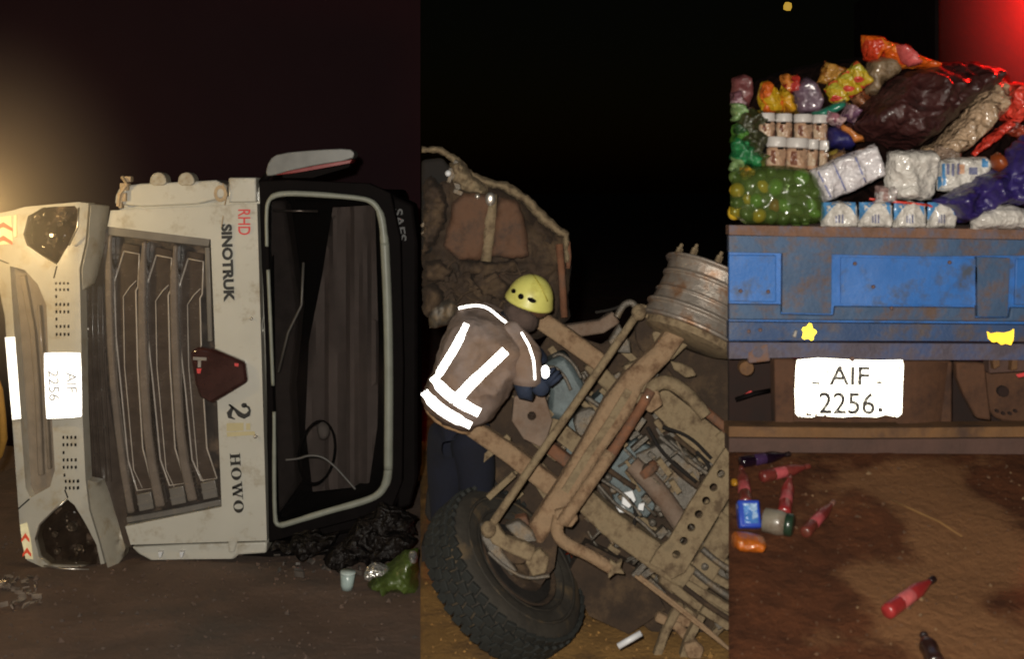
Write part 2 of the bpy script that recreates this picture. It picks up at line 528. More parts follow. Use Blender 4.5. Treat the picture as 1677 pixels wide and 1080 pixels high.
        if not smooth:
            me.set_sharp_from_angle(angle=math.radians(32))
        if bevel:
            b = o.modifiers.new('bevel', 'BEVEL')
            b.width = bevel; b.segments = seg; b.limit_method = 'ANGLE'; b.angle_limit = math.radians(38)
            b.use_clamp_overlap = True
        return o

def strip_poly(pts, w):
    """outline of a bar drawn along pts (pixels) with width w (a number or one per point)"""
    pts = [Vector(p[:2]) for p in pts]
    ww = w if isinstance(w, (list, tuple)) else [w] * len(pts)
    L, R = [], []
    for i, p in enumerate(pts):
        if i == 0: d = pts[1] - p
        elif i == len(pts) - 1: d = p - pts[i - 1]
        else: d = (pts[i + 1] - p).normalized() + (p - pts[i - 1]).normalized()
        d.normalize()
        n = Vector((-d.y, d.x)) * ww[i] / 2
        L.append(tuple(p + n)); R.append(tuple(p - n))
    return L + R[::-1]

def blob_mesh(poly, D, bulge, edge=22, amp=0.012, freq=9.0, res=6, seed=0, back=None, tilt=(0, 0), ridge=True, smooth_it=1, trend=None, rough_edge=0.0, xmin=-1e9):
    """a soft body (bag, packet, cloth) with the outline poly: front swells by bulge, back by back"""
    if smooth_it: poly = smooth_poly(poly, smooth_it)
    b = resample(poly, res)
    if rough_edge:
        b = [(max(xmin, x + rough_edge * noise.noise(Vector((x * .11, y * .11, seed * 2.3)))), y + rough_edge * noise.noise(Vector((x * .11, y * .11, seed * 2.3 + 50)))) for x, y in b]
    nb = len(b)
    xs = [q[0] for q in b]; ys = [q[1] for q in b]
    cx, cy = (min(xs) + max(xs)) / 2, (min(ys) + max(ys)) / 2
    rnd = random.Random(seed)
    co = [Vector(q) for q in b]
    x = min(xs)
    while x < max(xs):
        y = min(ys)
        while y < max(ys):
            q = (x + rnd.uniform(-.2, .2) * res, y + rnd.uniform(-.2, .2) * res)
            if inside(q, b) and dist_to(q, b) > res * .45: co.append(Vector(q))
            y += res
        x += res
    vs, _, fs, _, _, _ = delaunay_2d_cdt(co, [(i, (i + 1) % nb) for i in range(nb)], [], 0, 1e-5)
    tris = []
    for f in fs:
        c = sum((vs[i] for i in f), Vector((0, 0))) / len(f)
        if inside(c, b): tris.append(tuple(f))
    if back is None: back = bulge * .4
    fr, bk = [], []
    off = Vector((seed * 7.3, seed * 3.1, seed * 1.7))
    for v in vs:
        d = dist_to(v, b)
        q = min(1.0, d / edge)
        h = math.sqrt(max(0, 1 - (1 - q) ** 2))
        base = P(v.x, v.y, D)
        nz = 0.0
        if ridge:
            wp = base + noise.noise_vector(base * freq * .6 + off) * (.35 / freq)
            for o_, a_ in ((.9, 1.3), (2.1, .6), (4.3, .28)):
                dd_, _q = noise.voronoi(wp * freq * o_ + off)
                nz += a_ * (.9 - 1.6 * min(1.0, dd_[1] - dd_[0]))
        else:
            nz = noise.noise(base * freq + off) + .5 * noise.noise(base * freq * 2.3 + off)
        dy = (v.x - cx) * tilt[0] + (v.y - cy) * tilt[1]
        if trend: dy += trend(v.x, v.y)
        fr.append(base + Vector((0, dy - bulge * h - amp * nz * min(1, q * 1.6 + .1), 0)))
        bk.append(base + Vector((0, dy + back * h + .004, 0)))
    n = len(vs)
    faces = [tuple(f) for f in tris] + [tuple(i + n for i in reversed(f)) for f in tris]
    use = set()
    for f in tris:
        for i in range(len(f)): use.add((f[i], f[(i + 1) % len(f)]))
    for (a, c) in use:
        if (c, a) not in use: faces.append((c, a, a + n, c + n))
    mb = MB(); mb.add(fr + bk, faces)
    mb.front = (fr, tris)
    return mb
def blob(name, m, poly, D, bulge, parent=None, **kw):
    base = parent is None
    return blob_mesh(poly, D, bulge, **kw).build(name, m, parent, smooth=True, base=base)

def text_mesh(mb, s, px, py, D, width, height, ang, bold=0.02, t=0.002):
    """lettering centred at (px, py); ang is the reading direction in photo pixels, degrees clockwise"""
    cu = bpy.data.curves.new('lettering', 'FONT')
    cu.body = s; cu.offset = bold; cu.resolution_u = 4; cu.extrude = 0.0
    o = bpy.data.objects.new('lettering', cu)
    me = o.to_mesh()
    vs = [v.co.copy() for v in me.vertices]; fs = [tuple(p.vertices) for p in me.polygons]
    o.to_mesh_clear()
    bpy.data.objects.remove(o); bpy.data.curves.remove(cu)
    x0, x1 = min(v.x for v in vs), max(v.x for v in vs); y0, y1 = min(v.y for v in vs), max(v.y for v in vs)
    put_glyph(mb, vs, fs, (x0, x1, y0, y1), px, py, D, width, height, ang, t)
def put_glyph(mb, vs, fs, bb, px, py, D, width, height, ang, t=0.002):
    x0, x1, y0, y1 = bb
    a = math.radians(ang)
    out = []
    for v in vs:
        u = ((v[0] - x0) / (x1 - x0) - .5) * width
        w = ((v[1] - y0) / (y1 - y0) - .5) * height
        out.append(P(px + u * math.cos(a) + w * math.sin(a), py + u * math.sin(a) - w * math.cos(a), D))
    n = len(out)
    use = set()
    for f in fs:
        for i in range(len(f)): use.add((f[i], f[(i + 1) % len(f)]))
    faces = list(fs)
    for (p, q) in use:
        if (q, p) not in use: faces.append((q, p, p + n, q + n))
    mb.add(out + [v + Vector((0, t, 0)) for v in out], faces)
def serif_word(mb, word, px, py, D, width, height, ang):
    """fat serif capitals and figures drawn as strokes in a unit cell"""
    vs, fs = [], []
    def quadstrip(pts):
        k = len(vs); m = len(pts) // 2
        vs.extend([(p[0], p[1]) for p in pts])
        for i in range(m - 1): fs.append((k + 2 * i, k + 2 * i + 1, k + 2 * i + 3, k + 2 * i + 2))
    def rect(x0, y0, x1, y1): quadstrip([(x0, y0), (x0, y1), (x1, y0), (x1, y1)])
    x = 0
    for ch in word:
        if ch == 'H':
            for a in (.12, .68): rect(x + a, .07, x + a + .24, .93)
            for a in (.02, .58):
                rect(x + a, 0, x + a + .44, .08); rect(x + a, .92, x + a + .44, 1)
            rect(x + .36, .45, x + .68, .55); x += 1.12
        elif ch == 'O':
            q = []
            for i in range(25):
                t = 2 * PI * i / 24
                q += [(x + .5 + .5 * math.cos(t), .5 + .51 * math.sin(t)), (x + .5 + .22 * math.cos(t), .5 + .44 * math.sin(t))]
            quadstrip(q); x += 1.1
        elif ch == 'W':
            for a, b, w in ((.1, .38, .24), (.62, .38, .10), (.55, .88, .24), (1.16, .88, .10)):
                quadstrip([(x + a, .95), (x + a + w, .95), (x + b, .0), (x + b + w, .0)])
            for a in (0, .48, 1.0): rect(x + a, .92, x + a + .40, 1)
            x += 1.45
        elif ch == '2':
            q = []
            for (cx_, cy_, w) in ((.16, .74, .10), (.25, .9, .12), (.45, .96, .10), (.68, .88, .22), (.78, .70, .30), (.66, .52, .26), (.42, .36, .16), (.2, .2, .10), (.06, .06, .08)):
                q.append((cx_, cy_, w))
            pl = [(a, b) for a, b, _ in q]; ww = [c for _, _, c in q]
            o = strip_poly(pl, ww); m = len(pl)
            z = []
            for i in range(m): z += [(x + o[i][0], o[i][1]), (x + o[-1 - i][0], o[-1 - i][1])]
            quadstrip(z)
            z = [(x + .14 + .15 * math.cos(2 * PI * i / 10), .72 + .13 * math.sin(2 * PI * i / 10)) for i in range(10)]
            k = len(vs); vs.extend(z); fs.append(tuple(range(k, k + 10)))
            o = strip_poly([(.05, .06), (.25, .2), (.55, .06), (.8, .08), (.92, .3)], [.06, .14, .24, .18, .05]); m = 5
            z = []
            for i in range(m): z += [(x + o[i][0], o[i][1]), (x + o[-1 - i][0], o[-1 - i][1])]
            quadstrip(z); x += 1.1
    xs = [v[0] for v in vs]; ys = [v[1] for v in vs]
    put_glyph(mb, vs, fs, (min(xs), max(xs), min(ys), max(ys)), px, py, D, width, height, ang)

# ------------------------------------------------------------------ setting: ground, verge, bank, night sky
def sheet(name, m, fn, nu, nv, skirt=None, sm=True):
    vs = [Vector(fn(i / nu, j / nv)) for j in range(nv + 1) for i in range(nu + 1)]
    fs = [(j * (nu + 1) + i, j * (nu + 1) + i + 1, (j + 1) * (nu + 1) + i + 1, (j + 1) * (nu + 1) + i) for j in range(nv) for i in range(nu)]
    if skirt is not None:
        k = len(vs)
        vs += [Vector((vs[j * (nu + 1)].x, vs[j * (nu + 1)].y, skirt)) for j in range(nv + 1)]
        fs += [(k + j, j * (nu + 1), (j + 1) * (nu + 1), k + j + 1) for j in range(nv)]
    mb = MB(); mb.add(vs, fs)
    o = mb.build(name, m, smooth=sm)
    o['kind'] = 'structure'
    return o
KL = (688.5 - CX) / F                # where the dirt road ends and the sandy verge begins
KR = (1193.5 - CX) / F               # where the verge ends and the dirt bank begins
def bumps(x, y, a=0.02, f=1.6):
    return a * noise.noise(Vector((x * f, y * f, 3.0))) + a * .5 * noise.noise(Vector((x * f * 3.1, y * f * 3.1, 7.0))) + a * .25 * noise.noise(Vector((x * f * 9, y * f * 9, 1.0)))
def g_ground(u, v):
    x, y = -9 + 14 * u, 3.0 + 13 * v
    return (x, y, bumps(x, y, .022))
sheet('ground', M['road'], g_ground, 150, 140)
def g_far(u, v):
    x, y = -150 + 300 * u, -100 + 400 * v
    return (x, y, -0.06)
sheet('far_ground', M['road'], g_far, 6, 6)
def g_verge(u, v):
    y = 3.0 + 12 * v
    x = KL * y + (KR - KL + .03) * y * u
    return (x, y, 0.045 + bumps(x, y, .02) + (0.0))
sheet('sandy_verge', M['verge'], g_verge, 70, 140, skirt=-.05)
def g_bank(u, v):
    y = 1.2 + 10.8 * v
    x = KR * y + 5.5 * u
    return (x, y, bank_z(y) + .6 * bumps(x, y, .03, 2.6))
bank = sheet('dirt_bank', M['stone'], g_bank, 110, 190, skirt=-.05)
sp = []
for x, y, rr, am in ((1340, 1035, .16, .20), (1440, 955, .17, .20), (1560, 975, .65, .24), (1510, 800, .45, .17), (1590, 870, .42, .17), (1250, 960, .55, -.16), (1400, 890, .30, -.16), (1665, 800, .30, -.3), (1240, 800, .35, -.14), (1690, 1000, .3, -.2)):
    q = G3(x, y) - ORG[bank]; sp.append((q.x, q.y, q.z, rr, am))
bank.data.materials[0] = mat('reddish brown wet dirt', (0.072, 0.0235, 0.0085, 1), 0.9, var=0.45, scale=7, dirt=(0.165, 0.076, 0.032, 1), dirt_amt=0.36, dirt_scale=2.4, bump=0.9, bump_scale=22, spec=.2, spots=sp)
def g_sky(u, v):                     # night sky behind the overturned cab: dark air that the headlights catch
    y = 11.6
    x = -26 + (KL * y + 26) * u
    return (x, y, -.4 + 14 * v)
sheet('sky', M['night'], g_sky, 8, 8, sm=False)

def crumbs(name, n, fn, smin, smax, m, seed):
    r = random.Random(seed); mb = MB()
    for _ in range(n):
        c = fn(r)
        if c is None: continue
        s = r.uniform(smin, smax) * (1 if r.random() < .9 else 2)
        R = Matrix.Rotation(r.uniform(0, 6), 3, 'Z') @ Matrix.Rotation(r.uniform(0, 6), 3, 'X')
        vs = [R @ Vector(q) * s + c for q in ((1, 0, 0), (-1, .1, 0), (0, .8, .1), (.1, -.9, 0), (0, .1, .7), (0, 0, -.7))]
        mb.add(vs, [(0, 2, 4), (2, 1, 4), (1, 3, 4), (3, 0, 4), (2, 0, 5), (1, 2, 5), (3, 1, 5), (0, 3, 5)])
    return tag(mb.build(name, m), kind='stuff')
def at_bank(r):
    y = r.uniform(4.0, 5.6); x = KR * y + r.uniform(.02, 1.6)
    return Vector((x, y, bank_z(y) + .6 * bumps(x, y, .03, 2.6) + .002))
crumbs('gravel', 420, at_bank, .003, .007, M['stone'], 3)
crumbs('litter', 36, at_bank, .005, .010, mat('straw and leaf bits', (0.16, .095, .045, 1), .9, var=.5, scale=30), 13)
def at_verge(r):
    y = r.uniform(6.2, 8); x = r.uniform(KL * y + .02, KR * y - .05)
    return Vector((x, y, .05 + bumps(x, y, .02)))
crumbs('gravel', 400, at_verge, .004, .013, M['verge'], 4)
def at_road(r):
    y = r.uniform(6.2, 8.6); x = r.uniform(-4, KL * y - .03)
    return Vector((x, y, bumps(x, y, .022) + .004))
crumbs('gravel', 700, at_road, .004, .014, M['road'], 5)

def glow_haze(name, c, rad, dens, col, seed):
    """haze volume added to imitate lens glare round a lamp, thinning out to nothing at its edge"""
    m = bpy.data.materials.new(name); m.use_nodes = True
    nt = m.node_tree; nt.nodes.clear(); L = nt.links.new
    o = nt.nodes.new('ShaderNodeOutputMaterial'); v = nt.nodes.new('ShaderNodeVolumePrincipled')
    v.inputs['Color'].default_value = col; v.inputs['Anisotropy'].default_value = 0.0
    tc = nt.nodes.new('ShaderNodeTexCoord')
    mp = nt.nodes.new('ShaderNodeMapping'); mp.inputs['Scale'].default_value = tuple(1 / q for q in rad)
    L(tc.outputs['Object'], mp.inputs['Vector'])
    ln = nt.nodes.new('ShaderNodeVectorMath'); ln.operation = 'LENGTH'; L(mp.outputs[0], ln.inputs[0])
    mr = nt.nodes.new('ShaderNodeMapRange'); mr.interpolation_type = 'SMOOTHSTEP'
    mr.inputs['From Min'].default_value, mr.inputs['From Max'].default_value = 0.97, 0.0
    mr.inputs['To Min'].default_value, mr.inputs['To Max'].default_value = 0.0, dens
    L(ln.outputs['Value'], mr.inputs['Value']); L(mr.outputs[0], v.inputs['Density'])
    L(v.outputs[0], o.inputs['Volume'])
    mb = MB(); mb.ball(c, 1.0, 16, rad)
    return tag(mb.build(name, m, smooth=True), kind='stuff')
glow_haze('headlight_glow_haze', P(-40, 380, 7.1), (1.2, .55, 1.4), .62, (.92, .80, .62, 1), 1)  # added haze standing in for the warm glare at the left edge
glow_haze('beacon_glow_haze', P(1748, 20, 6.85), (.95, .5, 1.5), .24, (.9, .8, .8, 1), 2)  # added haze that spreads the red beacon glow

# ================================================================== 1. the white truck cab lying on its side
D1 = 8.0
cab = thing('overturned_truck', 'white truck cab lying on its side with tall brown grille and dark windscreen', 'truck', tuple(P(330, 925, 8.6)))
def part(mb, name, m, parent, bevel=0.0, **k):
    return mb.build(name, m, parent, bevel=bevel, **k)

# body behind the face
mb = MB(); mb.slab([(192, 306), (432, 306), (436, 884), (222, 890)], D1 + .12, 2.1)
part(mb, 'cab_body', M['cab_white'], cab, .03)
mb = MB(); mb.slab(smooth_poly([(434, 304), (640, 306), (660, 350), (664, 480), (664, 760), (652, 840), (560, 884), (436, 884)], 1), D1 + .16, .74, holes=[[(446, 328), (600, 326), (628, 350), (634, 600), (628, 806), (470, 852), (452, 840)]])
mb.slab([(440, 310), (640, 312), (660, 480), (650, 830), (440, 880)], D1 + .91, 1.35)
mb.slab([(150, 420), (190, 340), (220, 885), (180, 880)], D1 + .3, 1.7)
part(mb, 'cab_shell', M['cab_black'], cab, .03)

FP = [(181, 345), (421, 334), (437, 886), (214, 893), (205, 863), (363, 831), (345, 392), (176, 371)]
def curve1(px, py):                   # the face bows back a little towards both flanks
    return .014 * (abs(py - 610) / 280) ** 2.5
mb = MB(); mb.slab(FP, D1, .10, dfun=curve1, res=22)
part(mb, 'front_panel', M['cab_white'], cab, .012)
mb = MB(); mb.slab(smooth_poly([(190, 313), (206, 302), (300, 298), (371, 294), (371, 332), (187, 341)], 1), D1 + .05, .3)
mb.slab([(374, 291), (419, 291), (420, 331), (374, 332)], D1 + .05, .3)
part(mb, 'corner_fairing', M['cab_white'], cab, .012)
mb = MB(); mb.slab([(215, 897), (300, 893), (437, 889), (436, 907), (390, 910), (383, 917), (300, 918), (246, 919), (226, 908)], D1 + .04, .3)
part(mb, 'corner_fairing', M['cab_white'], cab, .012)
for x in (257, 303):
    mb = MB(); mb.slab(smooth_poly([(x - 13, 304), (x - 10, 286), (x + 4, 281), (x + 14, 288), (x + 16, 304)], 1), D1 + .02, .12)
    part(mb, 'marker_lamp', M['bumper_shaded'], cab, .008)
mb = MB()
for a in ((196, 300, 210, 312), (192, 316, 206, 330), (203, 289, 214, 298), (194, 331, 199, 341)):
    mb.slab([(a[0], a[1]), (a[2], a[1]), (a[2], a[3]), (a[0], a[3])], D1 + .02, .06)
mb.tube([P(200, 290, D1 + .03), P(208, 302, D1 - .01), P(196, 318, D1 + .01), P(193, 338, D1 + .02)], .012)
part(mb, 'hinge', M['tan_rust'], cab, .006)
mb = MB(); mb.slab([(361 + 11 * math.cos(2 * PI * i / 14), 317 + 14 * math.sin(2 * PI * i / 14)) for i in range(14)], D1 + .045, .006, holes=[[(361 + 6 * math.cos(2 * PI * i / 12), 317 + 8 * math.sin(2 * PI * i / 12)) for i in range(12)]])
mb.tube([P(365, 300, D1 + .03), P(372, 318, D1 + .035), P(368, 336, D1 + .03), P(363, 372, D1 - .002)], .004)
part(mb, 'scuffed_decal', M['tan_rust'], cab)
for x in (262, 297):
    mb = MB(); mb.slab([(x - 4, 905), (x + 4, 905), (x + 2, 913), (x - 1, 916)], D1 + .0, .05)
    part(mb, 'fairing_clip', M['white_bit'], cab, .004)
mb = MB(); mb.slab([(372, 860), (386, 858), (388, 888), (384, 906), (374, 906)], D1 + .025, .03)
part(mb, 'corner_step', M['cab_white'], cab, .01)

# grille
GI = [(178, 375), (343, 395), (360, 829), (207, 860), (176, 640), (166, 470)]
mb = MB(); mb.slab([(150, 430), (176, 371), (346, 391), (364, 832), (204, 866), (178, 800)], D1 + .085, .05)
grille = part(mb, 'grille', M['grille_dark'], cab)
for pts_, w_, o_ in (([(177, 378), (343, 397)], 15, .03), ([(339, 405), (344, 560)], 8, .035), ([(207, 853), (300, 836), (362, 823)], 9, .05)):
    mb = MB(); mb.slab(strip_poly(pts_, w_), D1 + o_, .06)
    part(mb, 'grille_frame', M['grille_frame'], cab, .006)
LV = []
for x0, y0 in ((187, 398), (240, 405), (292, 411)):
    k = (x0 - 187) / 105
    e = 820 - 18 * k
    LV.append([(x0 + 15, y0), (x0 + 42, y0 + 5), (x0 + 40, y0 + 62), (x0 + 36, y0 + 70), (x0 + 39, 600), (x0 + 48, 745), (x0 + 66, e - 4), (x0 + 38, e), (x0 + 22, 765), (x0 + 10, 640), (x0 + 1, y0 + 150), (x0 - 2, y0 + 54)])
for i, lv in enumerate(LV):
    mb = MB(); mb.slab(lv, D1 + .055, .02)
    p = part(mb, 'louvre', M['grille_panel'], cab, .003)
    mb = MB()
    c = Vector((sum(q[0] for q in lv) / len(lv), sum(q[1] for q in lv) / len(lv)))
    loop = [P(*(Vector(q) * .93 + c * .07), D1 + .052) for q in lv]
    mb.tube(loop + [loop[0]], .0055, 6)
    x0, y0 = (187, 240, 292)[i], (398, 405, 411)[i]
    mb.tube([P(x0 + 36, y0 + 62, D1 + .05), P(x0 + 26, y0 + 72, D1 + .05), P(x0 + 15, y0 + 88, D1 + .05), P(x0 + 17, 600, D1 + .05), P(x0 + 32, 770, D1 + .05), P(x0 + 46, 800, D1 + .05)], .0035, 6)
    mb.build('trim_line', M['trim_pale'], p, smooth=True)
    mb = MB()                          # fine mesh ribs of the louvre
    for y in range(y0 + 18, 800, 9):
        t = (y - 430) / 400
        xa = x0 + 4 + 24 * max(0, t) ** 1.5
        mb.slab([(xa, y), (xa + 30, y + 1), (xa + 30, y + 3), (xa, y + 2)], D1 + .053, .003)
    mb.build('mesh_rib', M['grille_panel'], p)
    e = 822 - 19 * (x0 - 187) / 105
    mb = MB(); mb.slab([(x0 + 36, e - 11), (x0 + 60, e - 16), (x0 + 65, e + 12), (x0 + 41, e + 17)], D1 + .02, .05)
    mb.slab([(x0 + 37, e + 3), (x0 + 63, e - 3), (x0 + 64, e + 1), (x0 + 38, e + 7)], D1 + .012, .01)
    part(mb, 'louvre_tip', M['grille_frame'], cab, .006)
for pts, w in (([(180, 386), (176, 455), (181, 600), (196, 740), (214, 842)], [6, 12, 12, 12, 12]),
               ([(236, 396), (231, 462), (233, 600), (243, 740), (262, 832)], [8, 13, 15, 15, 16]),
               ([(287, 402), (283, 468), (287, 600), (296, 740), (315, 822)], [8, 13, 14, 15, 16])):
    mb = MB(); mb.slab(strip_poly([tuple(v) for v in smooth_line(pts, 1)], [w[i // 2] for i in range(10)]), D1 - .005, .09)
    part(mb, 'grille_blade', M['grille_blade'], cab, .012)

# badge
mb = MB(); mb.slab([(310, 577), (324, 569), (352, 573), (401, 594), (405, 627), (348, 662), (326, 651), (319, 630)], D1 - .05, .09)
badge = part(mb, 'badge', mat('black badge gloss', (0.040, 0.016, 0.014, 1), 0.12, var=.3, coat=.6), cab, .02)
mb = MB()
mb.slab([(316, 585), (338, 586), (338, 591), (316, 590)], D1 - .054, .006); mb.slab([(324, 590), (329, 590), (329, 602), (324, 602)], D1 - .054, .006)
mb.build('badge_emblem', M['chrome'], badge)
mb = MB()
mb.slab([(322, 604), (330, 604), (328, 612), (323, 612)], D1 - .054, .006); mb.slab([(384, 595), (391, 596), (390, 601), (384, 600)], D1 - .054, .006)
mb.build('badge_emblem', M['red_paint'], badge)

# lettering on the white band, read from the truck's upright
mb = MB(); text_mesh(mb, 'RHD', 400, 364, D1 - .002, 42, 20, 90, .012); part(mb, 'lettering', M['red_paint'], cab)
mb = MB(); text_mesh(mb, 'SINOTRUK', 373, 431, D1 - .003, 128, 18, 88, .05); part(mb, 'lettering', M['black_paint'], cab)
mb = MB(); serif_word(mb, '2', 391, 674, D1 - .003, 27, 40, 88); part(mb, 'lettering', M['black_paint'], cab)
mb = MB(); mb.slab([(371, 694), (399, 693), (399, 706), (371, 707)], D1 - .002, .003); mb.slab([(371, 708.5), (417, 707), (418, 713), (372, 716)], D1 - .002, .003)
mb.slab([(403, 694), (410, 694), (410, 705), (403, 705)], D1 - .002, .003)
part(mb, 'faded_sticker', M['gold_film'], cab)
mb = MB(); serif_word(mb, 'HOWO', 388, 792, D1 - .004, 98, 17, 86); part(mb, 'lettering', M['black_paint'], cab)
mb = MB(); mb.lathe([(0, .014), (-.012, .013), (-.02, .006)], P(419, 715, D1), (0, 1, 0), 12)
mb.lathe([(0, .012), (-.010, .011), (-.016, .005)], P(412, 522, D1), (0, 1, 0), 12)
part(mb, 'washer_nozzle', M['chrome'], cab, smooth=True)

# windscreen
WO = [(424, 296), (470, 294), (604, 300), (640, 316), (656, 390), (661, 600), (659, 790), (641, 836), (475, 880), (440, 890), (436, 600), (427, 400)]
WI = [(441, 330), (470, 321), (595, 327), (621, 343), (630, 400), (635, 600), (633, 790), (615, 816), (470, 857), (453, 850), (446, 600), (440, 400)]
mb = MB(); mb.slab(WO, D1 + .03, .09, holes=[WI])
part(mb, 'windscreen_surround', M['cab_black'], cab, .008)
mb = MB(); mb.slab(WI, D1 + .06, .006, dfun=lambda x, y: .02 * ((y - 590) / 270) ** 2, res=40)
part(mb, 'windscreen', M['glass'], cab)
def gt(pts, r):
    mb.tube([P(x, y, D1 + .015) for x, y in (tuple(v) for v in smooth_line(pts, 2))], r, 8)
mb = MB()
gt([(437, 404), (436, 345), (440, 326), (456, 317), (500, 317), (590, 324), (612, 331), (625, 352), (630, 400)], [.012, .012, .014, .02, .02, .018, .02, .026, .03])
gt([(630, 398), (635, 500), (637, 620), (636, 770)], .031)
gt([(636, 768), (634, 790), (622, 810), (600, 821), (530, 840), (470, 859), (455, 862), (449, 850), (449, 675)], [.03, .03, .026, .024, .022, .020, .016, .014, .012])
gt([(439, 442), (443, 530), (447, 632)], .012)
part(mb, 'window_gasket', M['gasket'], cab, smooth=True)
# interior seen through the glass
CUR = [(545, 340), (614, 336), (620, 560), (618, 700), (604, 796), (512, 806), (500, 700), (506, 560), (528, 450)]
mb = MB(); mb.slab(CUR, D1 + .60, .02, res=7, dfun=lambda x, y: -.035 * math.sin((x - .04 * (y - 560)) * .16 + .6 * math.sin(y * .008)) - .02 * math.sin(x * .37))
part(mb, 'curtain', M['curtain'], cab)
mb = MB(); mb.slab([(436, 328), (466, 328), (490, 500), (476, 640), (486, 800), (452, 850), (440, 600)], D1 + .2, .25)
part(mb, 'dashboard', mat('dark dashboard', (.075, .064, .058, 1), .7, var=.4, bump=.4), cab, .03)
mb = MB(); mb.lathe([(0.012, .21), (0, .222), (-.012, .21), (0, .198)], P(520, 742, D1 + .32), (1, -.5, 0), 28, close=True)
part(mb, 'steering_wheel', M['cab_black'], cab, smooth=True)
blob('hanging_rag', M['rag'], [(518, 694), (530, 690), (541, 702), (538, 718), (526, 722), (520, 712)], D1 + .35, .03, cab, edge=8, res=4, seed=5)
mb = MB(); mb.tube([P(x, y, D1 + .0) for x, y in (tuple(v) for v in smooth_line([(468, 754), (490, 752), (505, 746), (528, 748), (548, 764), (566, 784), (582, 802)], 2))], .008, 6)
part(mb, 'wiper', mat('grey wiper arm', (0.08, .075, .07, 1), .5), cab, smooth=True)
mb = MB(); mb.tube([P(x, y, D1 + .01) for x, y in ((497, 430), (494, 500), (472, 545), (456, 610))], .009, 6)
part(mb, 'wiper', mat('dark wiper arm', (0.06, .055, .05, 1), .4), cab, smooth=True)
mb = MB(); mb.tube([P(447, 345, D1 + .1), P(520, 346, D1 + .1)], .008, 6)
part(mb, 'sun_blind_rod', M['chrome'], cab, smooth=True)
mb = MB(); text_mesh(mb, 'SAES', 655, 369, D1 + .155, 54, 15, 82, .02)
part(mb, 'lettering', M['grey_letter'], cab)
mb = MB(); mb.slab([(643, 320), (676, 335), (684, 400), (684, 780), (672, 830), (650, 836)], D1 + .158, .4)
part(mb, 'sun_visor', M['cab_black'], cab, .02)

# mirror above the cab
mb = MB(); mb.slab(smooth_poly([(434, 288), (440, 262), (456, 251), (520, 245), (572, 243), (581, 250), (577, 262), (520, 270), (470, 281), (446, 288)], 1), D1 + .02, .2)
mir = part(mb, 'wing_mirror', M['mirror_grey'], cab, .02)
mb = MB(); mb.slab([(450, 287), (472, 280), (522, 270), (577, 261), (574, 267), (520, 277), (480, 284)], D1 + .01, .17)
mb.build('mirror_reflection', M['mirror_red'], mir, bevel=.004)  # red reflection under the shell, coloured in as a solid strip
mb = MB(); mb.slab([(462, 285), (520, 278), (574, 268), (572, 274), (510, 292), (462, 292)], D1 + .05, .13)
mb.build('mirror_glass', M['cab_black'], mir, bevel=.004)
mb = MB(); mb.tube([P(428, 300, D1 + .15), P(436, 290, D1 + .12), P(446, 278, D1 + .1)], .025, 8)
mb.build('mirror_arm', M['cab_black'], mir, smooth=True)

# bumper
DB = 7.82
BO = [(-14, 352), (20, 345), (40, 339), (128, 331), (145, 333), (140, 395), (130, 440), (131, 477), (133, 560), (135, 680), (140, 786), (146, 836), (162, 888), (174, 934), (120, 937), (72, 931), (44, 918), (33, 870), (30, 830), (20, 690), (8, 520), (-2, 470), (-14, 440)]
HU = [(46, 354), (70, 340), (122, 337), (129, 345), (127, 372), (112, 402), (93, 434), (70, 420), (44, 402), (38, 384)]
HLo = [(110, 818), (88, 836), (64, 860), (57, 885), (64, 914), (80, 927), (140, 930), (166, 930), (158, 893), (140, 858), (122, 828)]
LO = [(16, 436), (40, 442), (62, 466), (76, 500), (80, 600), (90, 770), (82, 798), (50, 816), (42, 800), (30, 640)]
def bfold(px, py):
    d = .16 * max(0, min(1, (px - 126) / 60)) ** 1.3
    d += .07 * max(0, (20 - px) / 34)
    d += .10 * (abs(py - 630) / 300) ** 3
    return d
mb = MB(); mb.slab(BO, DB, .12, holes=[HU, HLo, LO], dfun=bfold, res=13)
bumper = part(mb, 'bumper', M['bumper_white'], cab, .012, smooth=False)
for pol in ([(148, 334), (172, 337), (168, 372), (160, 420), (152, 452), (147, 466), (134, 477), (133, 442), (143, 396)], [(143, 787), (163, 792), (176, 812), (190, 846), (205, 898), (203, 912), (186, 934), (177, 934), (165, 888), (149, 836)]):
    up_ = pol[0][1] < 500
    mb = MB(); mb.slab(pol, DB + .035, .10, res=8, dfun=lambda x, y: .22 * max(0, min(1, (x - 134 - (0 if up_ else .2 * (y - 790))) / 44)) ** 1.2)
    part(mb, 'bumper_corner', M['bumper_shaded'], cab, .008)  # shade of the outer fold is put into the darker paint
for pts_ in ([(93, 436), (88, 456)], [(111, 816), (106, 803)], [(-6, 424), (14, 432)], [(30, 834), (48, 818)]):
    mb = MB(); mb.slab(strip_poly(pts_, 2.2), DB - .0015, .01, dfun=bfold); part(mb, 'panel_gap', M['cab_black'], cab)
mb = MB(); mb.slab([(10, 430), (60, 440), (84, 500), (94, 790), (80, 815), (46, 822)], DB + .10, .05)
mb.slab(strip_poly([(36, 452), (52, 540), (60, 640), (66, 780)], 9), DB + .06, .05)
mb.slab(strip_poly([(62, 500), (70, 600), (80, 770)], 5), DB + .055, .05)
part(mb, 'lower_air_intake', mat('tan grey intake plastic', (0.235, 0.19, 0.145, 1), .45, var=.2, coat=.2), cab, .008)
mb = MB(); mb.slab([(104, 400), (180, 398), (170, 470), (176, 640), (212, 868), (216, 900), (190, 880), (140, 800), (110, 800), (112, 500)], DB + .26, .08)
for x in (141, 150, 159, 167):
    mb.slab(strip_poly([(x, 468), (x + 2, 600), (x + 14, 790)], 3), DB + .245, .02)
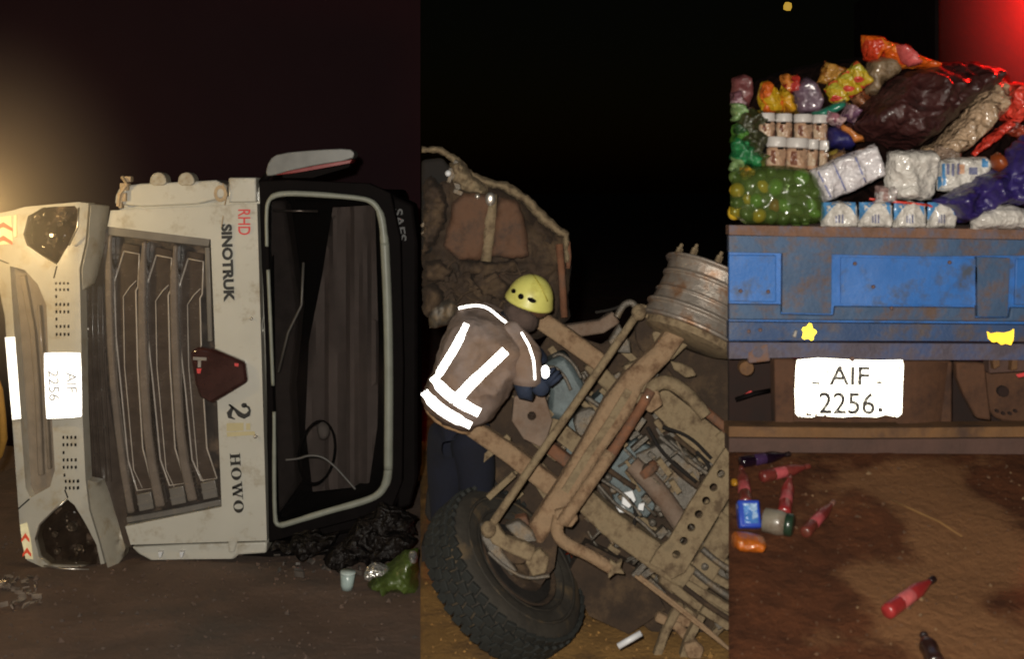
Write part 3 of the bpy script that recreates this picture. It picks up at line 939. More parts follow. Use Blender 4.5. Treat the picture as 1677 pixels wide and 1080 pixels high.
for y in (497, 520, 548, 575, 640, 700, 745):
    mb.slab([(138, y), (172, y - 2), (172, y + 3), (138, y + 4)], DB + .248, .02)
part(mb, 'step_recess', M['grille_panel'], cab, .004)
mb = MB()
r = random.Random(4)
for i in range(14):
    q = P(134 + r.uniform(0, 10), 470 + i * 22 + r.uniform(-5, 5), DB + .2)
    mb.box(q, .02, .02, .02)
part(mb, 'bracket', M['chrome'], cab, .003)
def headlamp(poly, seed, spots):
    mb = MB(); mb.slab(poly, DB + .22, .03, res=10, dfun=lambda x, y: .05 * noise.noise(Vector((x * .05, y * .05, seed))))
    h = mb.build('headlight', M['lamp_bowl'], cab)
    c = Vector((sum(p[0] for p in poly) / len(poly), sum(p[1] for p in poly) / len(poly)))
    mb = MB(); mb.slab(poly, DB + .04, .012, res=14, dfun=lambda x, y: bfold(x, y) - .05 * max(0, 1 - ((x - c.x) ** 2 + (y - c.y) ** 2) / 2600))
    mb.build('lens', M['lens'], h, smooth=True)
    rr_ = random.Random(seed)
    for _ in range(9):
        a = rr_.choice(poly); f = rr_.uniform(.2, .75); q = (c.x + (a[0] - c.x) * f, c.y + (a[1] - c.y) * f)
        mb = MB(); mb.ball(P(q[0], q[1], DB + .15), rr_.uniform(.006, .014), 6, (1, .6, 1.3)); mb.build('bright_ball', M['chrome'], h, smooth=True)  # small chrome balls added as bright glints in the bowl
    for (x, y, rr) in spots:
        mb = MB(); mb.lathe([(-.02, rr), (-.025, rr * .85), (0.01, rr * .8), (.05, rr * .3)], P(x, y, DB + .17), (0, 1, 0), 16)
        mb.build('reflector', M['chrome'], h, smooth=True)
    return h
headlamp(HU, 1, ((88, 392, .034), (62, 356, .02), (104, 350, .022), (100, 366, .02)))
headlamp(HLo, 2, ((120, 862, .036), (92, 874, .022), (96, 902, .024), (132, 896, .024)))
for tl in ([P(72, 927, DB + .06), P(100, 932, DB + .05), P(146, 934, DB + .06)], [P(129, 340, DB + .0), P(127, 372, DB), P(113, 402, DB)], [P(58, 884, DB + .03), P(65, 860, DB + .02), P(88, 837, DB + .0), P(110, 818, DB - .002)]):
    mb = MB(); mb.tube(tl, .006, 6)
    part(mb, 'headlight_trim', M['chrome'], cab, smooth=True)
mb = MB()
for rows, x0, n in (((463, 473), 0, 4), ((484,), 0, 1), ((497, 509), 0, 4), ((521,), 0, 1), ((533, 546), 0, 4), ((715, 727), 9, 4), ((740,), 9, 1), ((752, 764), 9, 4), ((777,), 10, 1), ((787, 798), 12, 4)):
    for y in rows:
        for i in range(n):
            x = 90 + x0 + i * 6.5 + (y - 463) * .012
            mb.slab([(x, y), (x + 3, y - 1), (x + 3.4, y + 4), (x + .4, y + 5)], DB + bfold(x, y) - .001, .02)
tag(part(mb, 'vent_slot', M['cab_black'], cab), kind='stuff')
# reflectors and number plate
aim1 = P(100, 620, 8) * -1 + Vector((-.12, 0, H * 2 - H + .16)); aim1 = Vector((-.12, -.05, H + .16)) - P(100, 620, DB)
M['plate1'] = retro('white plate sheeting', (0.95, 0.94, 0.92, 1), aim1, .6)
aimr = Vector((-.12, -.05, H + .16)) - P(20, 620, DB)
M['strip1'] = retro('white reflector tape', (0.97, 0.95, 0.90, 1), aimr, .6)
M['chev_w'] = retro('pale chevron tape', (0.80, 0.72, 0.45, 1), aimr, .12)
mb = MB(); mb.slab(smooth_poly([(71, 580), (74, 578), (129, 578), (132, 580), (134, 681), (131, 684), (78, 687), (75, 685)], 1), DB - .03, .012)
plate = part(mb, 'number_plate', M['plate1'], cab, .003)
mb = MB(); text_mesh(mb, 'AIF', 117, 627, DB - .032, 34, 17, 88, .0); mb.build('plate_lettering', M['pale_letter'], plate)
mb = MB(); text_mesh(mb, '2256', 88, 632, DB - .032, 50, 17, 88, .0); mb.build('plate_lettering', M['pale_letter'], plate)
mb = MB(); mb.slab([(8, 553), (24, 552), (34, 686), (20, 688)], DB - .012, .006, dfun=lambda x, y: bfold(x, y) * .9)
part(mb, 'reflector_tape', M['strip1'], cab)
for sh in ([(-12, 357), (18, 353), (21, 399), (-10, 402)], [(33, 860), (44, 857), (50, 885), (54, 917), (42, 916), (36, 890)]):
    mb = MB(); mb.slab(sh, DB - .006, .005, dfun=bfold)
    chev = part(mb, 'chevron_reflector', M['chev_w'], cab)
    up = sh[0][1] < 500
    mb = MB()
    for y in ((366, 388) if up else (876, 900)):
        x0, x1 = (-10, 20) if up else (33 + (y - 860) * .1, 46 + (y - 860) * .12)
        h = 8
        mb.slab([(x0, y + h), ((x0 + x1) / 2, y - 2), (x1, y + h), (x1, y + h + 5), ((x0 + x1) / 2, y + 6), (x0, y + h + 5)], DB - .010, .005, dfun=bfold)
    mb.build('red_chevron', retro('red chevron tape', (0.75, 0.10, 0.05, 1), aimr, .08), chev)
mb = MB(); mb.slab([(22, 352), (27, 351), (27, 388), (22, 390)], DB - .012, .02, dfun=bfold)
part(mb, 'marker_strip', M['chev_w'], cab, .004)
# underside block so the cab really lies on the ground
mb = MB(); mb.slab([(60, 918), (210, 915), (440, 900), (640, 850), (645, 905), (440, 922), (120, 940), (70, 936)], D1 + .2, 1.6)
part(mb, 'crushed_flank', M['cab_black'], cab, .03)

# litter round the cab
def wrap(name, label, cat, m, poly, D, bulge, group=None, **k):
    o = blob(name, m, poly, D, bulge, None, **k)
    return tag(o, label, cat, group)
gx = film('green cellophane', rgb(96, 130, 52, 2.4), .12, .12)
o = wrap('plastic_sack', 'crumpled green plastic sack on the ground at the roof end of the cab', 'plastic sack', mat('green plastic', rgb(58, 70, 30, 1.7), .25, var=.4, coat=.5, bump=.5),
         [(602, 958), (612, 940), (640, 920), (660, 904), (685, 898), (685, 966), (640, 972)], 7.55, .10, edge=18, amp=.07, freq=8, res=5, seed=3, smooth_it=0, rough_edge=3)
wrap('plastic_wrapper', 'bright crumpled clear wrapper in front of the green sack', 'wrapper', mat('shiny clear wrap', (.9, .88, .80, 1), .24, metal=.8, var=.2, crease=.8, crease_scale=22),
     [(594, 945), (602, 928), (616, 920), (640, 930), (632, 942), (616, 944), (606, 952)], 7.42, .05, edge=8, amp=.03, freq=16, res=4, seed=8)
wrap('plastic_wrapper', 'small pale wrapper lying on top of the green sack', 'wrapper', mat('shiny pale wrap', (.85, .86, .80, 1), .24, metal=.8, var=.2, crease=.8, crease_scale=22),
     [(668, 905), (682, 902), (685, 922), (672, 926)], 7.38, .04, edge=8, amp=.03, freq=16, res=4, seed=9)
cup = thing('plastic_cup', 'pale grey plastic cup tipped over beside the green sack', 'cup', tuple(G1(568, 966)))
mb = MB(); q = G1(568, 966, .0)
mb.lathe([(0, .036), (.03, .040), (.10, .046), (.101, .042), (.02, .034)], q + Vector((0, 0, .003)), (.08, -.1, 1), 20)
mb.build('cup_wall', mat('grey cup plastic', rgb(112, 124, 122, 2.2), .3, coat=.3), cup, smooth=True)
mb = MB(); mb.lathe([(0, .047), (.006, .048), (.012, .045)], q + Vector((.008, -.01, .102)), (.08, -.1, 1), 20)
mb.build('rim', mat('cup rim', rgb(130, 140, 138, 2.0), .3), cup, smooth=True)
for i, (poly, D, b, lab) in enumerate((
        ([(440, 900), (452, 886), (474, 888), (480, 874), (522, 866), (530, 876), (556, 870), (548, 890), (562, 900), (520, 906), (500, 918), (478, 904)], 8.0, .05, 'torn dark trim sheet under the lower corner of the windscreen'),
        ([(528, 916), (540, 896), (566, 884), (572, 870), (612, 862), (640, 872), (664, 866), (684, 884), (672, 900), (682, 912), (640, 914), (620, 932), (590, 918), (560, 934)], 7.95, .06, 'dark heap of torn plastic trim below the cab roof'),
        ([(572, 872), (590, 846), (612, 838), (622, 822), (650, 830), (684, 846), (678, 860), (684, 874), (640, 872), (612, 884)], 8.02, .05, 'folded black sheet hanging at the roof corner'))):
    wrap('torn_trim', lab, 'torn trim', mat('torn dark trim', (.012, .009, .008, 1), .5, var=.5, bump=.4, spec=.3, crease=.9, crease_scale=8), poly, D, b, edge=12, amp=.07, freq=7, res=5, seed=20 + i, smooth_it=0, rough_edge=3)
r = random.Random(11)
mb = MB()
for i in range(46):
    x, y = r.uniform(2, 66), r.uniform(944, 992)
    q = G1(x, y, .02); s = r.uniform(.008, .03)
    R = Matrix.Rotation(r.uniform(0, 6), 3, 'Z') @ Matrix.Rotation(r.uniform(0, 3), 3, 'X')
    mb.box(q, s * 2, s, s * .3, R)
tag(mb.build('broken_glass', mat('broken lamp glass', (.25, .2, .16, 1), .08, var=.7, coat=1, metal=.3), base=True), kind='stuff')
mb = MB()
for i in range(26):
    x, y = r.uniform(450, 640), r.uniform(905, 945)
    q = G1(x, y, .02); s = r.uniform(.01, .035)
    R = Matrix.Rotation(r.uniform(0, 6), 3, 'Z') @ Matrix.Rotation(r.uniform(0, 3), 3, 'X')
    mb.box(q, s * 2, s, s * .4, R)
tag(mb.build('debris', mat('broken trim shards', (.10, .085, .075, 1), .3, var=.6, coat=.5), base=True), kind='stuff')
mb = MB()
mb.tube([P(-8, 610, 7.7), P(0, 640, 7.66), P(4, 680, 7.64), P(6, 720, 7.66), P(0, 745, 7.7), P(-8, 760, 7.74)], [.012, .02, .022, .024, .02, .014], 8)
tag(mb.build('yellow_strap', mat('yellow webbing strap', rgb(150, 110, 40, 1.0), .8), smooth=True, base=True), 'yellow webbing strap hanging beside the bumper', 'strap')

# ================================================================== 2. the underside of a truck, with a rescuer bending over it
def CD(px, py=None):                 # depth of the tilted chassis at a photo row
    return 6.74 - (py - 500) / 580.0 * .42
def cd(off=0.0):
    return lambda x, y: CD(x, y) - 6.6 + off
def Q(px, py, off=0.0):
    return P(px, py, CD(px, py) + off)
ch = thing('wrecked_truck', 'muddy underside of an overturned truck with axle, frame rails and one worn tyre', 'truck', tuple(P(940, 1010, 6.7)))
def bar(name, pts, w, off, t, m, bevel=.012, res=30, it=0):
    if it: pts = [tuple(v) for v in smooth_line(pts, it)]
    mb = MB(); mb.slab(strip_poly(pts, w), 6.6, t, dfun=cd(off), res=res)
    return mb.build(name, m, ch, bevel=bevel)
def pipe(name, pts, r, off, m, n=10, it=2):
    mb = MB(); mb.tube([Q(v.x, v.y, off if len(v) < 3 else off + v.z) for v in smooth_line(pts, it)], r, n)
    return mb.build(name, m, ch, smooth=True)
def plate(name, poly, off, t, m, holes=(), bevel=.01, res=26):
    mb = MB(); mb.slab(poly, 6.6, t, holes=holes, dfun=cd(off), res=res)
    return mb.build(name, m, ch, bevel=bevel)
def circ(x, y, r, n=12, e=1.0, rot=0):
    return [(x + r * math.cos(2 * PI * i / n + rot), y + r * e * math.sin(2 * PI * i / n + rot)) for i in range(n)]

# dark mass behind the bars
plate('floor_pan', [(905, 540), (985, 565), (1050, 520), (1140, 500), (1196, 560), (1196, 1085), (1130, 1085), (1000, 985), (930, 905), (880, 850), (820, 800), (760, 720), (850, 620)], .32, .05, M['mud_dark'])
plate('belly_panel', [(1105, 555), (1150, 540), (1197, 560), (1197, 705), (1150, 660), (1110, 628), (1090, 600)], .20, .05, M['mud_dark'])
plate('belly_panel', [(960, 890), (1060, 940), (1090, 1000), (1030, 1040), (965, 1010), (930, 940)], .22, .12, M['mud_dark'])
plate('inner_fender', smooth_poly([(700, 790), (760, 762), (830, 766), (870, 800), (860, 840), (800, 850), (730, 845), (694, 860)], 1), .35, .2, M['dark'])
# rails and members
bar('frame_rail', [(872, 516), (930, 556), (990, 600)], 30, -.05, .12, M['mud_orange'])
bar('frame_rail', [(905, 548), (985, 536), (1010, 520)], 22, .18, .1, M['rust_pink'])
bar('frame_rail', [(1062, 640), (1120, 690), (1196, 752)], [40, 48, 50], .0, .14, M['mud'])
bar('frame_rail', [(925, 792), (1000, 860), (1090, 925), (1130, 950)], [34, 42, 44, 40], -.02, .14, M['mud'])
bar('frame_rail', [(1085, 945), (1140, 985), (1196, 1024)], [24, 26, 26], .04, .1, M['mud'])
bar('frame_rail', [(768, 700), (830, 742), (905, 800), (940, 812)], [28, 30, 32, 28], -.06, .1, M['mud_orange'])
bar('cross_bar', [(895, 690), (960, 742)], 28, .1, .1, M['mud'])
bar('cross_bar', [(900, 735), (950, 775)], 20, .02, .1, M['rust'])
bar('cross_bar', [(965, 595), (1020, 650), (1040, 700)], 26, .16, .1, M['mud'])
# axle beam, drop centre
bar('axle_beam', [(1128, 520), (1085, 580), (1040, 622), (1012, 668), (970, 735), (930, 800), (872, 886)], [32, 34, 38, 50, 40, 36, 34], -.22, .12, M['mud_orange'], bevel=.02)
bar('axle_flange', [(1030, 640), (1000, 690), (965, 742), (925, 806)], [12, 12, 12, 12], -.235, .04, M['mud'], bevel=.006)
pipe('track_rod', [(1044, 514), (960, 636), (880, 750), (800, 868)], .021, -.3, M['mud'], it=1)
for x, y in ((1046, 512), (800, 868)):
    mb = MB(); mb.ball(Q(x, y, -.3), .04, 7, (1, 1, 1.1)); mb.tube([Q(x, y, -.34), Q(x, y, -.2)], .018, 8)
    mb.build('ball_joint', M['mud'], ch, smooth=True)
pipe('drag_link', [(1066, 640), (1030, 700), (985, 768), (922, 852)], [.027, .027, .030, .030], -.28, M['rust'])
pipe('drag_link', [(1000, 742), (960, 802), (920, 858)], .033, -.285, M['mud_orange'], it=1)
pipe('anti_roll_bar', [(1062, 660), (1066, 636), (1086, 624), (1112, 634), (1138, 658), (1156, 682)], [.034, .036, .038, .038, .036, .034], -.2, M['mud'])
pipe('anti_roll_bar', [(1140, 660), (1165, 682), (1196, 708)], .026, -.1, M['rust'])
pipe('anti_roll_bar', [(916, 846), (910, 876), (930, 894), (966, 910), (1000, 932)], [.034, .034, .034, .032, .03], -.22, M['mud_orange'])
plate('link_clamp', [(1000, 918), (1010, 926), (1020, 918), (1016, 932), (1024, 942), (1008, 940), (996, 950), (996, 936), (984, 930), (998, 928)], -.24, .05, M['mud'], bevel=.006)
plate('link_clamp', [(908, 838), (934, 832), (948, 850), (936, 866), (912, 860)], -.26, .06, M['mud_orange'])
plate('spring_plate', [(1022, 600), (1050, 590), (1062, 612), (1070, 640), (1050, 668), (1030, 650)], -.16, .08, M['mud'])
plate('spring_plate', [(1050, 646), (1078, 640), (1086, 664), (1066, 678), (1052, 668)], -.24, .06, M['mud_orange'])
mb = MB(); mb.ball(Q(1060, 651, -.29), .018, 6); mb.build('bolt_head', M['chrome'], ch, smooth=True)
# engine and gearbox
plate('gearbox', [(842, 650), (888, 636), (905, 690), (890, 735), (858, 720), (838, 690)], -.02, .3, M['rust_pink'], holes=[circ(871, 682, 7)])
bar('engine_sump', [(905, 590), (930, 640), (915, 690)], [50, 60, 40], .02, .25, M['engine_blue'], bevel=.03)
plate('engine_block', [(932, 690), (985, 645), (1010, 690), (970, 750), (925, 770)], .16, .2, M['engine_blue'])
plate('clutch_cover', circ(965, 694, 26), .08, .1, M['iron'])
plate('bell_housing', [(990, 760), (1040, 720), (1080, 740), (1100, 800), (1060, 850), (1010, 840)], .2, .2, M['engine_blue'])
plate('transfer_case', [(1040, 745), (1100, 720), (1150, 760), (1140, 830), (1080, 850)], .18, .2, M['iron'])
pipe('drive_shaft', [(1035, 760), (1075, 800), (1118, 862)], [.05, .055, .055], .06, M['rust_pink'])
mb = MB(); mb.lathe([(-.03, .05), (-.02, .07), (.02, .07), (.03, .05)], Q(1060, 772, .06), Q(1118, 862) - Q(1035, 760), 16)
mb.build('shaft_joint', M['rust'], ch, smooth=True)
plate('inspection_cover', circ(1062, 772, 11), .0, .03, M['mud_dark'])
for x, y, a, b in ((1018, 684, 9, 15), (1046, 694, 8, 12)):
    c, s_ = math.cos(-.95), math.sin(-.95)
    plate('data_plate', [(x + c * u - s_ * v, y + s_ * u + c * v) for u, v in ((-b, -a), (b, -a), (b, a), (-b, a))], -.02, .02, M['white_bit'] if x < 1030 else M['iron'], bevel=.004)
plate('bright_bracket', [(1020, 808), (1036, 804), (1042, 820), (1030, 834), (1018, 826)], .0, .02, M['white_bit'], bevel=.004)
plate('bright_bracket', [(1006, 826), (1022, 830), (1030, 842), (1014, 840)], .0, .02, M['white_bit'], bevel=.004)
plate('bright_bracket', [(1046, 826), (1056, 824), (1054, 838), (1044, 836)], .02, .02, M['white_bit'], bevel=.004)
for pts in ([(975, 790), (1010, 830), (1045, 850), (1075, 880)], [(985, 786), (1025, 812), (1050, 846)], [(1030, 818), (1042, 835), (1038, 862)],
            [(1140, 740), (1160, 760), (1163, 775)], [(880, 610), (905, 598), (925, 616), (935, 640)], [(905, 585), (918, 578), (940, 596), (952, 620)],
            [(1085, 700), (1130, 715), (1165, 752)], [(1060, 700), (1085, 745), (1140, 790)]):
    pipe('hose', pts, .010, .0, M['dark'] if pts[0][0] > 1000 else M['iron'], 8)
for x0, y0, x1, y1 in ((1005, 858, 1050, 882), (1015, 872, 1064, 896), (1050, 880, 1085, 902)):
    bar('strap_iron', [(x0, y0), (x1, y1)], 8, .02, .02, M['mud_orange'], bevel=.004)
for i, (x0, y0, x1, y1, rr_, of_) in enumerate(((930, 640, 1010, 700, .018, .12), (895, 600, 985, 668, .014, .05), (960, 740, 1040, 800, .016, .12), (1090, 690, 1190, 770, .02, .1), (1080, 715, 1170, 785, .014, .06), (1100, 760, 1150, 800, .024, .12), (975, 820, 1120, 930, .02, .04), (1150, 900, 1196, 935, .018, -.02), (1120, 962, 1196, 1016, .014, -.06), (1010, 880, 1110, 952, .012, .0), (1130, 930, 1196, 980, .02, .02))):
    pipe('chassis_pipe', [(x0, y0), ((x0 + x1) / 2, (y0 + y1) / 2 + 3), (x1, y1)], rr_, of_, (M['mud'], M['iron'], M['mud_dark'])[i % 3], 8)
# perforated cross member, lower right
hp = [(1181 - 12.2 * i, 777 + 22 * i) for i in range(8)]
plate('cross_member', [(1197, 722), (1176, 752), (1128, 828), (1118, 846), (1096, 884), (1078, 900), (1064, 924), (1084, 934), (1100, 950), (1122, 938), (1156, 880), (1197, 812)], -.1, .03, M['mud'],
      holes=[circ(x, y, 6.6, 12) for x, y in hp[:7]], bevel=.005)
plate('cross_member', [(1197, 818), (1158, 884), (1126, 940), (1104, 955), (1140, 990), (1165, 960), (1197, 905)], .02, .06, M['mud'])
for k, (a, b) in enumerate((((1112, 950), (1196, 1000)), ((1128, 925), (1196, 962)), ((1140, 895), (1196, 928)), ((1150, 1000), (1196, 1030)), ((1120, 1000), (1150, 1022)))):
    bar('ladder_rung', [a, b], 13, .0 + .03 * (k % 3), .06, M['mud'], bevel=.008)
bar('ladder_rail', [(1115, 990), (1090, 1040), (1076, 1080)], 14, .02, .06, M['mud'])
bar('ladder_rail', [(1150, 1010), (1128, 1050), (1118, 1085)], 12, .0, .06, M['mud'])
bar('cross_bar', [(1075, 1012), (1110, 1028), (1140, 1062)], 16, .05, .06, M['mud_orange'])
bar('cross_bar', [(1100, 1016), (1140, 1022)], 18, .06, .06, M['mud_orange'])
for o in (0, 7):
    pipe('brake_line', [(1040 + o, 944), (1100 + o, 990), (1150 + o, 1030), (1196, 1066)], .009, -.12, M['mud_orange'], 6)
plate('spring_hanger', [(1120, 1058), (1140, 1052), (1154, 1064), (1148, 1082), (1126, 1080)], -.06, .05, M['mud_orange'])
pipe('marker_tube', [(1012, 1060), (1050, 1038)], .016, -.3, M['white_bit'], it=0)
mb = MB()
r = random.Random(21)
for i in range(270):
    x, y = r.uniform(870, 1190), r.uniform(600, 1050)
    if x > 1085 and y < 690: continue
    if y - 560 < (x - 1100) * .9 - 40 or (y > 880 + (x - 930) * .62) or (x < 960 and y > 700 + (x - 860) * .9): continue
    q = Q(x, y, r.uniform(.02, .36)); k = r.random()
    R = Matrix.Rotation(r.choice([.9, -.7]) + r.uniform(-.2, .2), 3, 'Y')
    if k < .5: mb.box(q, r.uniform(.02, .12), r.uniform(.02, .06), r.uniform(.015, .05), R)
    elif k < .8: mb.lathe([(0, .022), (.02, .022), (.03, .014)], q, (r.uniform(-.4, .4), -1, r.uniform(-.4, .4)), 8)
    else:
        d = R @ Vector((r.uniform(.06, .2), 0, 0)); mb.tube([q, q + d * .5 + Vector((0, -.02, 0)), q + d], .008, 6)
tag(mb.build('engine_clutter', M['iron'], ch, bevel=.003), kind='stuff')
mb = MB()
for i in range(110):
    x, y = r.uniform(760, 1190), r.uniform(560, 1060)
    if x > 1085 and y < 700: continue
    if y - 560 < (x - 1100) * .9 - 20 or (y > 880 + (x - 930) * .62) or y < 700 - (x - 760) * 1.2: continue
    q = Q(x, y, r.uniform(.0, .30))
    R = Matrix.Rotation(r.choice([.92, .65, -.75]) + r.uniform(-.08, .08), 3, 'Y')
    mb.box(q, r.uniform(.06, .26), r.uniform(.02, .06), r.uniform(.012, .04), R)
tag(mb.build('muddy_clutter', M['mud'], ch, bevel=.003), kind='stuff')

# tyred wheel at the bottom
AT = Vector((.66, -.36, .66)).normalized()
tc_ = P(828, 938, 6.46)
tr = .462
mb = MB()
mb.lathe([(.06, .245), (.115, .27), (.135, .33), (.135, .38), (.12, .42), (.10, tr - .015), (.05, tr), (-.05, tr), (-.10, tr - .015), (-.12, .42), (-.135, .36), (-.12, .27), (-.06, .245)], tc_, AT, 56, close=True)
wheel = mb.build('tyre', M['tyre'], ch, smooth=True)
mb = MB()
u = AT.orthogonal().normalized(); w = AT.cross(u)
nb = 44
for k in range(nb):
    for row in range(5):
        a = 2 * PI * (k + (.5 if row % 2 else 0)) / nb
        rd = u * math.cos(a) + w * math.sin(a); tg = AT.cross(rd)
        R = Matrix((AT, tg, rd)).transposed()
        mb.box(tc_ + rd * (tr + (.004 if abs(row - 2) < 2 else -.010)) + AT * (row - 2) * .047, .044, .054, .024, Matrix(R) @ Matrix.Rotation(.25 * (1 if row % 2 else -1), 3, 'Z'))
tag(mb.build('tread_block', M['tread'], wheel, bevel=.004), kind='stuff')
mb = MB(); mb.lathe([(.135, .36), (.139, .365), (.139, .372), (.135, .378)], tc_, AT, 56, close=True)
mb.lathe([(.128, .29), (.133, .295), (.131, .302)], tc_, AT, 56, close=True)
mb.build('sidewall_rib', M['tyre'], wheel, smooth=True)
mb = MB(); mb.lathe([(.10, .248), (.11, .262), (.118, .25), (.09, .235), (.02, .225), (-.04, .22), (-.05, .05), (-.04, .05), (.0, .21), (.08, .228)], tc_, AT, 40, close=True)
mb.build('rim', M['mud_dark'], wheel, smooth=True)
mb = MB(); mb.lathe([(-.04, .17), (.10, .18), (.13, .17), (.14, .10), (.16, .09), (.17, .04)], tc_, AT, 28)
mb.build('brake_drum', M['mud_dark'], wheel, bevel=.005)
mb = MB(); mb.lathe([(.095, .232), (.105, .225), (.112, .15), (.125, .14), (.12, .05)], tc_, AT, 36)
mb.build('dust_shield', M['dark'], wheel)  # dark disc closing the wheel; with the dark rim it stands for shadow
plate('brake_chamber', circ(848, 905, 26, 14, .8), -.25, .12, M['mud_dark'])
plate('steering_arm', [(790, 862), (812, 856), (828, 880), (860, 890), (878, 900), (868, 922), (836, 908), (806, 892)], -.29, .06, M['mud'])
plate('steering_arm', [(786, 858), (806, 862), (824, 906), (848, 936), (838, 946), (806, 916), (788, 884)], -.26, .05, M['iron'])
plate('caliper', [(858, 918), (884, 900), (900, 916), (894, 940), (872, 946)], -.25, .08, M['mud'])
plate('caliper', [(842, 850), (862, 846), (868, 862), (850, 870)], -.2, .08, M['rust'])
plate('steering_arm', [(870, 880), (896, 868), (914, 884), (908, 930), (886, 960), (866, 950)], -.2, .1, M['mud_dark'])
plate('steering_arm', [(826, 862), (850, 852), (872, 870), (880, 888), (852, 892)], -.24, .08, M['iron'])
pipe('brake_hose', [(800, 905), (826, 930), (862, 950), (900, 944)], .010, -.28, M['iron'], 8)
bar('step_bar', [(690, 908), (790, 905)], 26, .18, .25, M['dark'])

# bare rim and hub at the upper right
AR = Vector((.40, .22, .88)).normalized()
rc = P(1150, 502, 6.62)
mb = MB()
mb.lathe([(-.17, .285), (-.165, .302), (-.15, .303), (-.145, .282), (-.09, .272), (-.08, .29), (-.07, .29), (-.06, .268), (-.01, .26), (.0, .272), (.01, .26), (.085, .255), (.095, .268), (.105, .268), (.115, .255), (.17, .262), (.18, .285), (.19, .285), (.20, .262), (.20, .22), (-.16, .24)], rc, AR, 56, close=True)
rim = mb.build('wheel_rim', M['alloy'], ch, smooth=False, bevel=.004)
mb = MB(); mb.lathe([(.12, .23), (.17, .22), (.19, .10), (.23, .09), (.24, .05)], rc, AR, 28)
mb.build('hub', M['iron'], rim, bevel=.004)
u = AR.orthogonal().normalized(); w = AR.cross(u)
for k in range(10):
    a = 2 * PI * k / 10
    mb = MB(); mb.lathe([(0, .018), (.05, .018), (.055, .010), (.075, .010)], rc + AR * .19 + (u * math.cos(a) + w * math.sin(a)) * .235, AR, 6)
    mb.build('wheel_nut', M['mud'], rim)
mb = MB(); mb.lathe([(-.22, .19), (-.20, .25), (-.14, .255), (-.13, .2)], rc, AR, 40)
mb.build('dust_shield', M['mud'], rim, smooth=False)
plate('backing_plate', smooth_poly([(1040, 530), (1075, 505), (1105, 520), (1118, 548), (1100, 580), (1062, 590), (1042, 565)], 1), -.04, .06, M['mud_dark'])
plate('hub_bracket', [(1048, 498), (1075, 505), (1110, 522), (1140, 540), (1136, 552), (1100, 536), (1066, 524), (1040, 516)], -.14, .06, M['mud'])
plate('hub_bracket', [(1068, 546), (1100, 530), (1138, 540), (1128, 565), (1102, 590), (1078, 585)], -.08, .08, M['mud'])
plate('hub_bracket', [(1136, 546), (1156, 538), (1166, 560), (1152, 576), (1138, 566), (1146, 558)], -.05, .06, M['mud_dark'])
plate('hub_bracket', [(1098, 592), (1116, 596), (1134, 604), (1142, 616), (1124, 620), (1104, 606)], -.06, .05, M['mud'])
pipe('air_hose', [(1010, 520), (1020, 500), (1034, 494), (1044, 506)], .02, .05, M['iron'])
pipe('air_hose', [(975, 512), (1000, 508), (1020, 500)], .008, .1, M['dark'])
plate('hub_bracket', [(1014, 530), (1032, 560), (1034, 580), (1010, 578), (996, 560)], .02, .06, M['iron'])

# crushed cab end, upper left
cabr = thing('crushed_cab', 'rust red crushed cab end of the overturned truck behind the yellow helmet', 'truck cab', tuple(P(810, 600, 7.2)))
DC = 7.15
def rb(name, m, poly, D, bulge, **k):
    k.setdefault('xmin', 690.5)
    return blob(name, m, poly, D, bulge, cabr, **k)
rb('cab_floor', M['mud_dark'], [(690, 300), (730, 262), (770, 290), (820, 302), (872, 336), (912, 374), (932, 384), (936, 430), (930, 480), (934, 530), (880, 560), (800, 560), (730, 530), (691, 520)], DC, .16, edge=60, amp=.075, freq=5, res=6, seed=31, smooth_it=1, rough_edge=4)
rb('rear_panel', M['cab_rust'], [(742, 330), (760, 316), (804, 318), (808, 330), (800, 380), (792, 428), (748, 426), (726, 402), (736, 360)], DC - .33, .03, edge=8, amp=.02, freq=7, res=6, seed=32, smooth_it=0, rough_edge=3)
rb('rear_panel', M['cab_rust'], [(816, 322), (850, 330), (862, 372), (866, 420), (840, 424), (802, 420), (808, 370)], DC - .34, .03, edge=8, amp=.02, freq=7, res=6, seed=33, smooth_it=0, rough_edge=3)
rb('cab_rim', M['mud'], strip_poly([(690, 245), (722, 246), (748, 264), (770, 288), (800, 300), (826, 304), (860, 326), (892, 360), (914, 378), (926, 384), (928, 430)], [9, 10, 14, 15, 14, 15, 18, 18, 16, 12, 10]), DC - .13, .05, edge=7, amp=.025, freq=9, res=4, seed=34, smooth_it=0, rough_edge=3)
rb('side_skin', M['mud_dark'], [(866, 350), (905, 378), (920, 420), (922, 520), (900, 530), (872, 480), (868, 420)], DC - .12, .06, edge=16, amp=.02, freq=8, res=7, seed=35)
mb = MB(); mb.tube([P(916, 400, DC - .2), P(920, 450, DC - .2), P(924, 520, DC - .2)], .022, 8); mb.tube([P(930, 396, DC - .14), P(932, 420, DC - .14), P(930, 440, DC - .14)], .014, 8)
mb.build('grab_rail', M['rust'], cabr, smooth=True)
mb = MB(); mb.tube([P(806, 318, DC - .36), P(802, 370, DC - .36), P(796, 428, DC - .36)], [.03, .036, .03], 10)
mb.build('cab_rib', M['mud'], cabr, smooth=True)
mb = MB(); mb.slab([(690, 262), (724, 258), (742, 282), (738, 320), (730, 370), (712, 410), (690, 420)], DC - .20, .05)
mb.build('wheel_arch', M['dark'], cabr, bevel=.02)
rb('torn_liner', M['mud_dark'], [(692, 300), (706, 286), (722, 300), (736, 330), (730, 372), (716, 402), (692, 420)], DC - .2, .05, edge=12, amp=.09, freq=9, res=4, seed=45, smooth_it=0, rough_edge=5)
